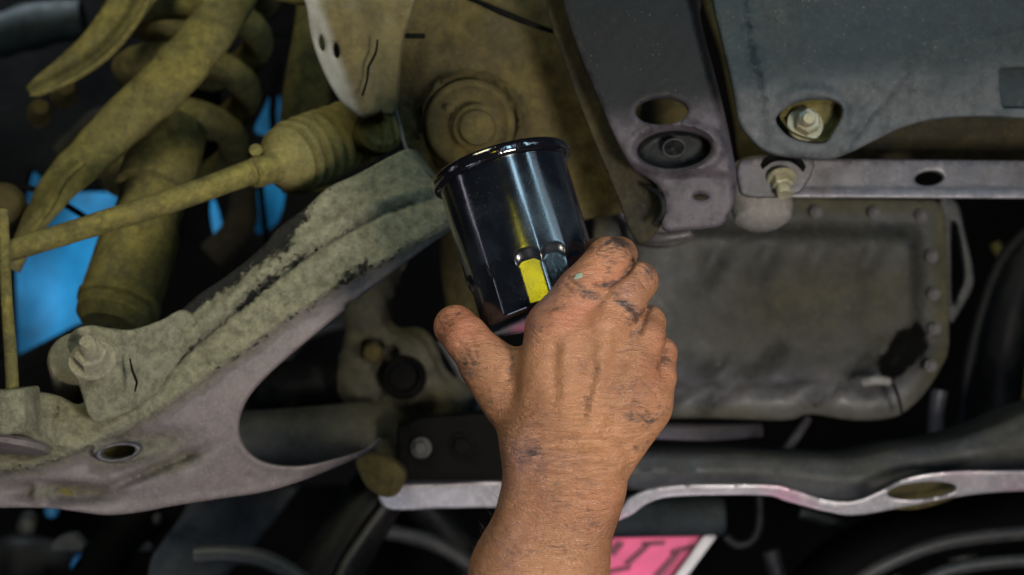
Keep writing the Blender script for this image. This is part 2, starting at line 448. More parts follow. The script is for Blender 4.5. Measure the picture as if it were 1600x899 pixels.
cell = k.ramp(vor.outputs['Distance'], 0, .16)
c = k.mix(k.ramp(big, .35, .68), (.215, .090, .042, 1), (.45, .215, .100, 1))
c = k.mix(k.ramp(k.noise(55, 6, .7), .42, .72, 0, .62), c, (.17, .075, .042, 1))
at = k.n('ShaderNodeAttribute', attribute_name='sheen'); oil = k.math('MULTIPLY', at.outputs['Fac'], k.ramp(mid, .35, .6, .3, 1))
oil = k.math('MULTIPLY', oil, k.ramp(wr2, .40, .60, .35, 1)); c = k.mix(oil, c, (.17, .12, .20, 1))  # purple sheen of light on oily skin, painted into the colour
c = k.mix(k.math('MULTIPLY', M[1], .75), c, (.42, .13, .075, 1))
c = k.mix(k.ramp(mid, .45, .75, 0, .35), c, (.22, .095, .055, 1))
c = k.mix(k.ramp(wr1, .30, .44, .4, 0), c, (.13, .06, .04, 1))
c = k.mix(k.ramp(cell, 0, 1, .22, 0), c, (.16, .075, .045, 1))
gn = k.math('ADD', k.math('MULTIPLY', mid, .55), k.math('MULTIPLY', wr2, .45))
gr = k.ramp(k.math('ADD', M[0], k.math('MULTIPLY', k.math('SUBTRACT', gn, .5), 2.8)), .32, .80)
gr = k.math('MULTIPLY', gr, k.ramp(M[0], .01, .2)); 
c = k.mix(k.math('MULTIPLY', gr, .88), c, (.022, .017, .018, 1))
k.l(c, k.b.inputs['Base Color'])
k.l(k.math('SUBTRACT', k.ramp(mid, .3, .7, .32, .50), k.math('MULTIPLY', gr, .12)), k.b.inputs['Roughness'])
k.b.inputs['Subsurface Weight'].default_value = .12; k.b.inputs['Subsurface Radius'].default_value = (1, .35, .2); k.b.inputs['Subsurface Scale'].default_value = .003
k.b.inputs['Specular IOR Level'].default_value = .6
h = k.math('ADD', k.math('MULTIPLY', wr1, .9), k.math('MULTIPLY', wr2, .5))
h = k.math('ADD', h, k.math('MULTIPLY', cell, .13)); h = k.math('ADD', h, k.math('MULTIPLY', fine, .12))
h = k.math('ADD', h, k.math('MULTIPLY', k.math('MULTIPLY', M[2], wr1), 1.6))
k.l(k.bump(h, .0013), k.b.inputs['Normal']); M_skin = k.m
k = NT('grey_green_paint_fleck'); k.b.inputs['Base Color'].default_value = (.15, .20, .165, 1); k.b.inputs['Roughness'].default_value = .6; M_fleck = k.m

# ------------------------------------------------------------------ setting behind everything
floorpan = sheet('floor_pan', straight([(-500, -350), (2100, -350), (2100, 1250), (-500, 1250)], 40, 20), [], 2.25, .01, M_black,
      spacing=45, r=0, relief=lambda x, y, e: 30*wob(x, y, 140)+25*np.abs(np.sin(x/95.0)))
floorpan['kind'] = 'structure'
tarp = sheet('blue_sheet', straight([(-60, 90), (250, 70), (470, 60), (480, 640), (200, 640), (-60, 640)], 30, 5), [], 2.05, .004, M_blue,
      spacing=30, r=0, relief=lambda x, y, e: 34*np.sin(x/26.0+y/90)+30*wob(x, y, 40))
tag(tarp, 'bright blue sheet seen through the gaps beside the shock absorber', 'sheet')
lamp('added_sheet_lamp', (-.62, 1.72, 1.95), P(110, 430, 2.05), 3.0, .3, (.85, .95, 1.0), spread=75)  # added unseen lamp that brightens the sheet, standing in for daylight
shield = sheet('splash_shield', straight([(225, 285), (300, 285), (300, 60), (580, 60), (580, 760), (-60, 760), (-60, 590), (25, 556), (120, 506), (200, 485)], 14, 12), [catmull([(388, 318), (398, 296), (426, 284), (444, 296), (440, 330), (428, 352), (402, 366), (390, 348)], 6, True), ell(337, 350, 9, 42, -10, 20), catmull([(396, 204), (408, 172), (422, 146), (436, 150), (444, 190), (430, 212)], 6, True)],
      1.75, .01, M_black, spacing=22, r=4, relief=lambda x, y, e: 10*wob(x, y, 50))
tag(shield, 'shade black splash shield below the blue sheet, behind the shock absorber', 'shield')
for (pts_, lb_) in (([(404, 250, 1.6, 5), (410, 320, 1.6, 5), (420, 400, 1.6, 5)], 'thin black rod crossing the blue gap under the bellows'), ([(436, 100, 1.6, 6), (426, 170, 1.6, 6), (432, 240, 1.6, 6)], 'thin black rod crossing the blue gap above the bellows')):
    o = tube('brake_rod', pts_, M_black, seg=10); tag(o, lb_, 'rod')
s2 = sheet('wheel_arch_liner', straight([(-60, -80), (480, -80), (480, 60), (310, 60), (310, 250), (300, 298), (190, 300), (85, 300), (50, 262), (20, 385), (24, 640), (-60, 640)], 14, 14), [],
      1.8, .01, M_black, spacing=24, r=4, relief=lambda x, y, e: 14*wob(x, y, 60))
tag(s2, 'black wheel arch liner behind the coil spring and upper links', 'arch liner')

# coil spring
cs = thing('coil_spring', 'thick mud coated coil spring behind the curved suspension arm', 'spring', (300, 290, 1.36))
def helix():
    out = []
    c0 = np.array([262, 290.]); ax = np.array([54, -300.])/300
    turns = 4.3; n = int(turns*14)
    for i in range(n):
        a = 2*math.pi*i/14+1.2; y = i/14*82
        cx, cy = c0+ax*y
        R_ = 90+y*.045; out.append((cx+R_*math.cos(a), cy-38*math.sin(a)+8, 1.33-.045*math.sin(a), 24))
    return out
h = helix(); tube('coil', h, grimy('mud_on_spring_wire', (.05, .045, .03, 1), (.26, .22, .075, 1), amount=.8, contrast=2.0, scale=28, bump=.0010, dark=.5), cs, seg=16, step=10)
lathe('bump_stop', (292, 240, 1.38), (.14, .1, 1), [(10, -60), (50, -55), (56, -10), (44, 30), (48, 60), (38, 100), (30, 260), (28, 420)], M_black, cs)

# strut
st = thing('shock_absorber', 'fat olive dusted shock absorber tube standing on the control arm bolt', 'shock absorber', (180, 500, 1.12))
sx = P(286, 170, 1.22)-P(178, 500, 1.13)
lathe('damper_tube', (180, 492, 1.13), sx, [(20, -28), (46, -24), (60, -8), (63, 20), (63, 150), (60, 162), (54, 172), (54, 240)], M_olive, st, seg=48)
lathe('upper_tube', (222, 352, 1.165), sx, [(50, 60), (60, 66), (61, 90), (59, 130), (55, 190), (40, 196)], M_olive, st, seg=48)
lathe('lower_collar', (184, 480, 1.132), sx, [(60, -4), (65, 0), (66, 10), (60, 14)], M_olive, st, seg=48)

# curved arm crossing the spring
ca = thing('suspension_arm', 'long curved olive tube running diagonally across the coil spring', 'suspension arm', (130, 260, 1.12))
tube('arm_tube', [(420, -110, 1.22, 38), (358, 0, 1.20, 39), (320, 60, 1.18, 40), (260, 128, 1.16, 42), (198, 186, 1.15, 40), (145, 238, 1.14, 36), (98, 284, 1.13, 31), (62, 334, 1.13, 23), (40, 372, 1.13, 18), (18, 420, 1.13, 15)], M_olive, ca, seg=28, flat=.55, wobble=.05)
tube('weld_flange', [(130, 254, 1.115, 5), (100, 282, 1.11, 6), (80, 320, 1.105, 6), (58, 352, 1.105, 5), (28, 385, 1.105, 5)], M_olive, ca, seg=10)
ul = thing('upper_link', 'narrow curved olive link tapering to a tip in the upper corner', 'link', (120, 110, 1.2))
tube('link_blade', [(245, -80, 1.26, 40), (205, 0, 1.25, 33), (155, 66, 1.24, 27), (100, 108, 1.235, 19), (62, 132, 1.23, 13), (46, 143, 1.23, 8)], M_olive, ul, seg=20, flat=.4, flatdir=(.3, -1, .2))
tube('rolled_edge', [(246, -40, 1.225, 5), (222, 20, 1.22, 5), (175, 82, 1.21, 5), (118, 122, 1.205, 5), (60, 147, 1.205, 5), (48, 148, 1.205, 4)], M_olive, ul, seg=10)
bb = lathe('rubber_bush', (4, 325, 1.15), (.2, -1, .1), [(14, -40), (34, -36), (38, -10), (38, 12), (30, 22), (16, 24)], M_brown)
tag(bb, 'round dusty rubber bush at the left edge below the curved arm', 'bush')
tb = tube('brake_pipe', [(-30, 282, 1.25, 5), (20, 290, 1.25, 5), (66, 300, 1.25, 5), (110, 325, 1.26, 5), (150, 350, 1.3, 5)], M_black, seg=10)
tag(tb, 'thin black pipe curving past the blue sheet at the left edge', 'pipe')
for (x, y, r, nm, lb) in ((100, 140, 22, 'rubber_stop', 'small dusty rubber stop just under the narrow upper link'), (62, 172, 19, 'clip_stud', 'dark stud hanging below the tip of the narrow upper link')):
    o = lathe(nm, (x, y, 1.3), (.3, -1, .4), [(r*.6, -30), (r, -24), (r, 0), (r*.7, 12), (r*.3, 15)], M_brown, seg=20); tag(o, lb, 'stop')

# tie rod and bellows
tr = thing('tie_rod', 'olive dusted steering tie rod with a ribbed rubber bellows at its end', 'tie rod', (420, 265, 1.050))
tube('rod', [(-80, 425, 0.980, 17), (0, 397, 0.990, 17.5), (120, 360, 1.005, 18), (260, 316, 1.020, 19), (330, 292, 1.030, 19), (400, 266, 1.040, 20)], M_olive, tr, seg=24, wobble=.02)
ax = P(585, 196, 1.110)-P(430, 262, 1.045)
lathe('lock_collar', (396, 272, 1.038), ax, [(19, -4), (23, 0), (25, 10), (25, 34), (28, 38)], M_olive, tr, seg=30)
pr = [(27, 0), (30, 6), (33, 12), (40, 18), (50, 26), (56, 34), (57, 38)]
for i in range(7):
    h0 = 40+i*24; r0 = 61-.6*i
    pr += [(r0-30, h0), (r0-30, h0+4), (r0-5, h0+7), (r0-1, h0+9), (r0, h0+13), (r0-1, h0+18), (r0-6, h0+22)]
pr += [(40, 208), (38, 230)]
lathe('bellows', (424, 262, 1.050), ax, pr, M_rubber, tr, seg=56, rfun=lambda r, h, t: r*(1+.018*math.sin(2*t+h*.05)+.008*math.sin(5*t+h*.2)))
q = lathe('clamp_ear', (400, 236, 1.040), (0, -1, .3), [(6, -3), (10, 0), (10, 5), (6, 5)], M_olive, tr, seg=16)

# body pillar and pale bracket
pb = tube('chassis_upright', [(498, -60, 1.32, 30), (492, 40, 1.32, 32), (482, 120, 1.31, 36), (476, 210, 1.3, 40), (480, 300, 1.3, 40)], M_olive, seg=24, flat=.7)
tag(pb, 'upright olive dusted chassis tube rising behind the bellows', 'chassis tube')
br = thing('chassis_bracket', 'dust covered chassis bracket with a painted lit edge and two oval holes above the bellows', 'bracket', (540, 80, 1.08))
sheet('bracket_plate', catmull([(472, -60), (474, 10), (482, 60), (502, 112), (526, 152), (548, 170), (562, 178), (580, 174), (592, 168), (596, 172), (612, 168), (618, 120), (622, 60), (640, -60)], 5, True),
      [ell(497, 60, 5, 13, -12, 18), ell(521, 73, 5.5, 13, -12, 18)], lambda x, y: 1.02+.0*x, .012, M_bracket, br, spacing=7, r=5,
      relief=lambda x, y, e: 40-18*blob(x, y, 560, 60, 30, 130, -12, 2)*1+34*sstep(545, 610, x-(y-60)*.22)+5*wob(x, y, 18)+12*sstep(520, 480, x-(y-60)*.33),
      mask=lambda x, y, e: (.25-1.5*sstep(528, 500, x-(y-60)*.36), 0*x, 1.1*sstep(530, 500, x-(y-60)*.36)))  # left edge painted pale, as if lit
tube('crack_seam', [(590, 62, 1.024, 1.5), (587, 84, 1.024, 2), (576, 104, 1.023, 2.2), (574, 124, 1.023, 1.8), (566, 150, 1.023, 2)], M_black, br, seg=8)
tube('top_ledge', [(430, -8, 1.09, 9), (470, 0, 1.08, 9), (500, -4, 1.07, 8)], M_olive, br, seg=10)

# subframe with bush
sf = thing('subframe_mount', 'brown dusted subframe mount with a large round bush and bolt head', 'subframe mount', (735, 195, 1.070))
def sf_rel(x, y, e):
    d, sg = linedist(x, y, [(612, 60), (640, 180), (690, 290)])
    z = 26*sstep(60, 0, d)*(sg > 0)+6*wob(x, y, 30)+3*wob(x, y, 9, 2)
    rr = np.hypot((x-735)/1.0, (y-192)/.93)
    z += -26*sstep(90, 80, rr)+18*sstep(76, 70, rr)-2*sstep(50, 40, rr)
    z += 22*sstep(790, 900, x)+15*sstep(90, 20, y)-10*blob(x, y, 660, 130, 30, 90, -12)
    return z
sheet('mount_plate', straight([(560, -60), (1010, -60), (1010, 120), (985, 330), (900, 345), (760, 340), (690, 300), (650, 240), (622, 215), (575, 225), (560, 170)], 8, 18),
      [ell(657, 188, 3.5, 22, 2, 18), ell(801, 192, 3.5, 20, -2, 18)], 1.090, .02, M_brown, sf, spacing=9, r=3, relief=sf_rel)
lathe('bush_ring', (735, 195, 1.085), (.02, -1, -.10), [(40, -4), (66, -4), (70, 2), (70, 12), (66, 17), (60, 18), (52, 12), (40, 11)], M_brown, sf, seg=56)
bh = lathe('bolt_head', (746, 200, 1.072), (.02, -1, -.10), [(36, -2), (37, 2), (30, 5), (27, 6), (28, 16), (26, 20), (15, 21)], M_brown, sf, seg=40)
lathe('grease_plug', (704, 170, 1.072), (0, -1, 0), [(4, -2), (7, 0), (7, 3), (4, 4)], M_brown, sf, seg=14)
tube('weld_bead', [(598, 104, 1.060, 2.2), (606, 130, 1.058, 3.2), (616, 165, 1.056, 3.2), (626, 200, 1.052, 3), (636, 235, 1.048, 3.4), (652, 258, 1.046, 3), (676, 278, 1.046, 2.5)], M_grey, sf, seg=10, wobble=.3)
lathe('flange_stub', (590, 205, 1.075), (.35, -.8, .2), [(28, -30), (36, -20), (38, 10), (30, 22), (10, 26)], M_olive, sf, seg=30)
tube('upper_ledge', [(690, -20, 1.070, 5), (740, 0, 1.065, 4), (790, 22, 1.060, 5), (850, 45, 1.060, 4), (905, 60, 1.070, 4)], M_black, sf, seg=10)
sheet('slot_lip', straight([(632, 52), (664, 52), (664, 59), (632, 59)], 4, 2), [], 1.055, .004, M_black, sf, spacing=5, r=1)
st2 = tube('oil_hose', [(716, 330, 1.15, 28), (714, 400, 1.15, 28), (722, 470, 1.15, 27), (742, 560, 1.17, 26)], M_brown, seg=22)
tag(st2, 'brown dusted hose hanging straight down behind the filter', 'hose')
cb = tube('blue_cable', [(842, -30, 1.22, 4), (845, 30, 1.22, 4), (849, 80, 1.21, 4.5), (852, 150, 1.21, 4.5)], M_bluecable, seg=12)
tag(cb, 'thin bright blue cable hanging beside the chassis rail', 'cable')
cl = thing('cable_clip', 'small square dusted clip with a square hole beside the chassis rail', 'clip', (880, 152, 1.14))
sheet('clip_plate', straight([(855, 131), (916, 133), (925, 170), (858, 167)], 4, 4), [straight([(864, 145), (884, 146), (885, 160), (864, 159)], 4, 2)], 1.14, .006, M_brown, cl, spacing=5, r=1.5)

# chassis rail
rl = thing('chassis_rail', 'scuffed black chassis rail with a large oval hole and a dished seat', 'chassis rail', (1050, 230, 1.0))
rail_o = catmull([(878, -60), (880, 0), (905, 80), (940, 165), (972, 236), (988, 262), (1012, 276), (1030, 290), (1040, 308), (1041, 330), (1036, 350), (1045, 361), (1075, 359), (1105, 357), (1132, 350), (1148, 322), (1157, 290), (1153, 260), (1143, 205), (1128, 140), (1112, 80), (1098, 20), (1088, -60)], 5, True)
def rail_rel(x, y, e):
    q = np.hypot((x-1053)/66, (y-232)/36)
    z = -9*sstep(1.30, 1.08, q)+14*sstep(1.02, .86, q)
    z += -5*blob(x, y, 1053, 232, 90, 55)*0
    # folded side on the right, gentle crown across the face
    xr = np.interp(y, [-60, 0, 80, 140, 205, 260, 300, 360], [1060, 1072, 1092, 1108, 1124, 1136, 1142, 1150])
    z += 26*sstep(0, 22, x-xr)
    z += 12*sstep(262, 275, y-(x-1053)*.05)*1.0+.10*np.clip(y-275, 0, 200)
    z += -9*blob(x, y, 1006, 262, 40, 10, 30)
    z += .7*wob(x, y, 45)+.15*wob(x, y, 8, 3)
    return z
sheet('rail_face', rail_o, [ell(1035, 174, 41, 21, -2, 36), ell(1054, 233, 58, 30, -3, 40), ell(1097, 307, 12, 5, 3, 16)], 1.0, .004, M_dark, rl, spacing=5.5, r=6, relief=rail_rel,
      mask=lambda x, y, e: (0*x-.2, 0*x, 1.4*sstep(150, 215, y+(x-1035)*.15)+.35*sstep(9, 2, e)))
sheet('rail_side', catmull([(852, -60), (857, 20), (880, 90), (905, 160), (935, 235), (962, 300), (990, 372), (1010, 380), (1032, 352), (1035, 320), (1025, 290), (1004, 268), (985, 256), (965, 215), (935, 150), (903, 72), (880, -60)], 6, True), [],
      1.03, .004, M_railside, rl, spacing=8, r=3, relief=lambda x, y, e: 3*wob(x, y, 20)-14*sstep(930, 1010, x-(y-200)*.3))
sheet('dish', ell(1054, 233, 66, 37, -3, 40), [], 1.018, .003, M_dark, rl, spacing=6, r=0, relief=lambda x, y, e: -30*sstep(16, 0, e)+1.5*wob(x, y, 14))
lathe('dish_button', (1053, 231, 1.012), (.02, -1, -.9), [(15, -3), (17, -1), (15.5, .6), (3, .8)], M_dark, rl, seg=30)
lathe('dish_ring', (1053, 231, 1.012), (.02, -1, -.9), [(16.6, -.6), (18.2, .2), (17.6, 1.6), (16.2, 1.4), (16, .2)], M_grey, rl, seg=30)
tube('pressed_lip', [(1012, 292, 1.014, 4), (1032, 306, 1.010, 5), (1037, 330, 1.008, 5), (1022, 352, 1.012, 4)], M_dark, rl, seg=10)
sheet('rail_inside', straight([(975, 140), (1100, 140), (1120, 210), (990, 210)], 10, 6), [], 1.12, .003, M_brown, rl, spacing=12, r=0)

cg = thing('steering_gear_housing', 'grey brown dusted steering gear housing behind the chassis rail', 'housing', (980, 300, 1.12))
sheet('housing_body', catmull([(888, 225), (930, 235), (960, 262), (1000, 300), (1060, 340), (1085, 372), (1040, 386), (985, 372), (972, 345), (940, 322), (915, 326), (905, 300), (895, 270)], 6, True), [], 1.13, .05, M_grey, cg, spacing=8, r=8,
      relief=lambda x, y, e: -14*blob(x, y, 925, 290, 25, 30)+5*wob(x, y, 14), mask=lambda x, y, e: (0*x+.35, 0*x, 0*x))
lathe('stub_nut', (975, 292, 1.10), (0, -.7, -1), [(14, -30), (15, 0), (15, 14), (11, 18)], M_olive, cg, seg=18)
tube('housing_rib', [(985, 345, 1.10, 8), (1000, 366, 1.09, 9), (1030, 372, 1.08, 9), (1075, 366, 1.08, 8)], M_grey, cg, seg=14)

br2 = sheet('inner_brace', catmull([(1090, -60), (1104, 10), (1130, 90), (1150, 190), (1165, 260), (1230, 262), (1200, 215), (1178, 190), (1158, 120), (1140, 40), (1125, -60)], 8, True), [], 1.13, .01, M_brown, spacing=10, r=3)
tag(br2, 'brown dusted brace in the gap between chassis rail and slate shield', 'brace')

# skid plate
sk = thing('skid_plate', 'large slate grey skid plate with a bolt recess and a square slot', 'skid plate', (1350, 100, .99))
sk_o = catmull([(1108, -70), (1114, 0), (1130, 70), (1146, 140), (1157, 188), (1176, 214), (1200, 234), (1232, 243), (1298, 247), (1335, 236), (1372, 218), (1420, 196), (1470, 184), (1530, 180), (1620, 183), (1800, 190), (1800, -70)], 6, True)
rec = catmull([(1214, 186), (1224, 172), (1244, 161), (1270, 155), (1300, 156), (1316, 164), (1318, 180), (1308, 200), (1292, 221), (1262, 221), (1236, 212), (1221, 198)], 5, True)
slot = straight([(1563, 107), (1640, 104), (1640, 166), (1574, 166)], 6, 6)
def sk_rel(x, y, e):
    d, sg = linedist(x, y, [(1158, -70), (1166, 20), (1180, 90), (1196, 162)])
    z = 6*sstep(5, 1, d)-3*sstep(14, 6, d)
    d1, _ = linedist(x, y, [(1428, 96), (1370, 170), (1318, 240)]); d2, _ = linedist(x, y, [(1400, 118), (1340, 190)])
    z += -7*sstep(9, 1, d1)-5*sstep(7, 1, d2)
    z += 22*sstep(118, 205, y+(x-1300)*.12)
    z += -7*sstep(20, 6, np.hypot((x-1266)/1.25, y-188)-40)
    z += .8*wob(x, y, 40)+4*wob(x, y, 110, 1)+.2*wob(x, y, 9, 2)
    d3, _ = linedist(x, y, [(1480, 78), (1600, 50), (1800, 20)]); z += -4*sstep(8, 0, d3)
    return z
sheet('plate', sk_o, [rec, slot], .99, .004, M_slate, sk, spacing=7, r=4, relief=sk_rel,
      mask=lambda x, y, e: (0*x, 0*x, .95*sstep(95, 175, y+(x-1300)*.1+18*wob(x, y, 30))+.5*blob(x, y, 1190, 175, 40, 40)))
sheet('recess_cup', rec*1.04-np.array([1266, 190])*.04, [], 1.012, .003, M_olive, sk, spacing=6, r=0, relief=lambda x, y, e: -40*sstep(12, 0, e)+2*wob(x, y, 10))
sheet('slot_back', straight([(1555, 98), (1650, 96), (1650, 176), (1566, 176)], 8, 6), [], 1.006, .003, M_slate, sk, spacing=10, r=2)
bolt('bolt', (1258, 194, 1.006), (.12, -1, .25), 21, M_bolt, sk, stud=0, h=22, spin=.5)
lathe('bolt_tip', (1262, 188, .990), (.12, -1, .25), [(10, -6), (11, 6), (9, 10), (4, 11)], M_bolt, sk, seg=20)

# cross strip
cr = thing('cross_strip', 'straight grey steel strip with one oval hole below the skid plate', 'steel strip', (1450, 280, 1.04))
sheet('strip_face', straight([(1195, 247), (1800, 252), (1800, 312), (1190, 309), (1160, 250)], 6, 5), [ell(1452, 279, 22, 10.5, -6, 26)], 1.04, .004, M_grey, cr, spacing=8, r=3,
      relief=lambda x, y, e: -5*sstep(298, 305, y)+1.2*wob(x, y, 20), mask=lambda x, y, e: (0*x-.1, 0*x, .5*sstep(296, 304, y)))
sheet('strip_top', straight([(1290, 180), (1800, 180), (1800, 256), (1220, 254)], 12, 4), [], 1.10, .004, M_railside, cr, spacing=14, r=2)
lathe('stud_socket', (1222, 272, 1.034), (-.02, -.8, -.35), [(20, -6), (36, -4), (38, 0), (32, 3), (24, -2), (12, -6)], M_black, cr, seg=30)
bolt('stud_bolt', (1222, 280, 1.03), (.02, -.62, -.8), 17, M_bolt, cr, washer=True, h=16, spin=.3)
lathe('stud_end', (1222, 280, 1.03), (.02, -.62, -.8), [(12, 14), (12, 30), (10, 33), (3, 32)], M_bolt, cr, seg=18)
sheet('strip_tab', catmull([(1160, 250), (1240, 247), (1272, 252), (1262, 285), (1240, 305), (1170, 308), (1155, 290)], 6, True), [], 1.032, .004, M_grey, cr, spacing=8, r=3)
pl = thing('drain_boss', 'short round grey boss hanging under the stud bolt', 'boss', (1188, 330, 1.12))
lathe('boss_body', (1190, 318, 1.12), (.05, -.45, -1), [(46, -60), (48, -30), (48, 10), (44, 26), (30, 36), (8, 39)], M_boss, pl, seg=40)

# oil pan
op = thing('oil_pan', 'big dusty grey oil pan with bolts round its flange behind the hand', 'oil pan', (1230, 480, 1.26))
pan_o = catmull([(940, 300), (1100, 305), (1300, 310), (1430, 312), (1466, 316), (1478, 340), (1482, 420), (1484, 540), (1478, 572), (1460, 606), (1432, 638), (1400, 656), (1340, 660), (1270, 650), (1230, 660), (1100, 656), (1000, 658), (940, 655)], 8, True)
def pan_rel(x, y, e):
    z = -34*sstep(38, 70, e)*sstep(300, 360, y)
    z += 30*sstep(540, 600, y+(x-1100)*.03)+.15*np.clip(y-590, 0, 99)
    for (cx, cy) in ((1062, 628), (1160, 608), (1330, 598)):
        d, sg = linedist(x, y, [(cx-45, cy+30), (cx+55, cy-50)]); z += -30*np.exp(-(d/17)**2)+20*sstep(30, 8, d)*(sg < 0)
    for cx in (1112, 1190, 1268, 1352): z += 15*blob(x, y, cx, 410, 15, 34, 28, 2)
    z += 26*blob(x, y, 1405, 553, 34, 26, -50, 4)+5*wob(x, y, 40)+1.5*wob(x, y, 12)
    return z
sheet('pan_body', pan_o, [], 1.28, .02, M_pan, op, spacing=10, r=6, relief=pan_rel,
      mask=lambda x, y, e: (.5*blob(x, y, 1240, 470, 220, 110)-.2*sstep(560, 620, y)+.7*sstep(34, 10, e), 1.5*blob(x, y, 1410, 550, 54, 30, -48, 4), 1.0*sstep(565, 620, y)))  # lighter bottom band paints in the light from below
sheet('backing_flange', catmull([(1470, 312), (1496, 318), (1508, 360), (1521, 420), (1521, 448), (1505, 480), (1488, 506), (1478, 500), (1478, 400)], 6, True), [catmull([(1488, 345), (1496, 350), (1508, 425), (1500, 455), (1488, 470)], 5, True)], 1.30, .01, M_pan, op, spacing=9, r=3)
for i, (x, y) in enumerate([(1276, 332), (1367, 333), (1441, 338), (1457, 401), (1460, 460), (1461, 514), (1455, 572), (1185, 332)]):
    if i == 0: b0 = bolt('flange_bolt', (x, y, 1.272), (0, -1, 0), 7, M_grey, op, h=8)
    else:
        b = b0.copy(); COL.objects.link(b); b.parent = op; b.location = b0.location+(P(x, y, 1.272)-P(1276, 332, 1.272)); b.rotation_euler = (0, i*.4, 0)
        for ch in b0.children: q = ch.copy(); COL.objects.link(q); q.parent = b
tube('drain_lug', [(1350, 598, 1.24, 7), (1368, 594, 1.235, 8), (1388, 597, 1.24, 7)], M_boss, op, seg=14)
tube('casting_line', [(1396, 600, 1.25, 2.5), (1404, 622, 1.255, 2.5), (1410, 648, 1.27, 2)], M_black, op, seg=8)

# right side hoses
for i, (pts, m, lb) in enumerate([
    ([(1660, 300, 1.5, 30), (1600, 420, 1.5, 34), (1570, 540, 1.5, 34), (1560, 700, 1.52, 32)], M_dark, 'thick dim hose farthest from the oil pan at the right edge'),
    ([(1640, 330, 1.45, 10), (1570, 400, 1.45, 10), (1530, 500, 1.45, 10), (1505, 620, 1.45, 11), (1500, 720, 1.45, 11)], M_dark, 'thin dark hose bowing down just right of the oil pan'),
    ([(1468, 610, 1.4, 13), (1462, 650, 1.4, 13), (1464, 700, 1.4, 14)], M_grey, 'short grey pipe stub below the oil pan corner'),
    ([(1630, 420, 1.6, 16), (1612, 560, 1.6, 16), (1600, 700, 1.6, 16)], M_olive, 'olive dusted hose running down the right edge')]):
    o = tube('hose', pts, m, seg=18); tag(o, lb, 'hose')

# lower crossmember
xm = thing('crossmember', 'long dark crossmember with a pale flanged lower edge and oval hole', 'crossmember', (1200, 730, 1.22))
sheet('beam_face', catmull([(600, 700), (760, 700), (900, 706), (1100, 708), (1250, 714), (1330, 716), (1400, 702), (1480, 690), (1560, 664), (1620, 640), (1800, 600), (1800, 760), (1600, 738), (1480, 740), (1400, 756), (1340, 782), (1280, 782), (1210, 764), (1100, 764), (1010, 768), (900, 760), (760, 760), (600, 764)], 9, True), [], 1.25, .06, M_pan, xm, spacing=11, r=12,
      relief=lambda x, y, e: -12*sstep(10, 34, e)+4*wob(x, y, 30), mask=lambda x, y, e: (0*x+.1, 0*x, 0*x-.3))
sheet('lower_flange', catmull([(600, 762), (700, 756), (790, 755), (880, 790), (960, 800), (985, 778), (1020, 764), (1080, 758), (1200, 758), (1240, 766), (1290, 782), (1335, 784), (1375, 768), (1420, 746), (1490, 736), (1600, 735), (1800, 730), (1800, 770), (1600, 768), (1500, 776), (1420, 792), (1340, 806), (1290, 800), (1230, 784), (1190, 774), (1060, 776), (1015, 786), (975, 812), (900, 830), (800, 797), (700, 795), (606, 796)], 7, True),
      [ell(1440, 767, 54, 14, -5, 36)], 1.20, .004, M_pale, xm, spacing=9, r=3, relief=lambda x, y, e: .3*(y-780)+2*wob(x, y, 30),
      mask=lambda x, y, e: (0*x-.3, 0*x, sstep(.15, .9, wob(x, y, 45, 1))))
sheet('flange_return', catmull([(1375, 768), (1440, 745), (1500, 742), (1505, 770), (1440, 795), (1380, 792)], 8, True), [], 1.235, .004, M_brown, xm, spacing=12, r=2)
bpk = thing('rack_bracket', 'black bracket plate with two dusted bolts left of the wrist', 'bracket', (690, 700, 1.18))
sheet('bracket_plate', straight([(619, 668), (655, 652), (830, 640), (840, 750), (622, 752)], 8, 8), [], 1.19, .01, M_black, bpk, spacing=10, r=4, relief=lambda x, y, e: 2*wob(x, y, 20))
bolt('bolt', (658, 700, 1.185), (0, -1, 0), 12, M_pan, bpk, h=12)
bolt('bolt', (722, 697, 1.188), (0, -1, 0), 15, M_black, bpk, h=9)
yb = sheet('rubber_pad', catmull([(556, 722), (575, 712), (603, 716), (632, 742), (622, 772), (600, 778), (572, 760)], 5, True), [], 1.16, .02, M_brown, spacing=8, r=3, relief=lambda x, y, e: 3*wob(x, y, 10)+12*sstep(590, 625, x))
tag(yb, 'olive yellow pad wedged between the knuckle tip and the pale flange', 'pad')
lip = tube('heat_shield_strip', [(1000, 672, 1.4, 13), (1100, 676, 1.4, 13), (1190, 672, 1.42, 10)], M_grey, seg=14, flat=.4)
tag(lip, 'dull grey strip under the oil pan right of the hand', 'strip')
lk = tube('brace_rod', [(1262, 655, 1.34, 7), (1245, 680, 1.33, 8), (1222, 712, 1.32, 8)], M_grey, seg=12)
tag(lk, 'short grey rod slanting between oil pan and crossmember', 'rod')
zz = tube('guard_strip', [(690, 530, 1.3, 9), (720, 580, 1.3, 9), (748, 640, 1.3, 9)], M_grey, seg=12, flat=.4)
tag(zz, 'pale grey strip slanting down behind the thumb', 'strip')

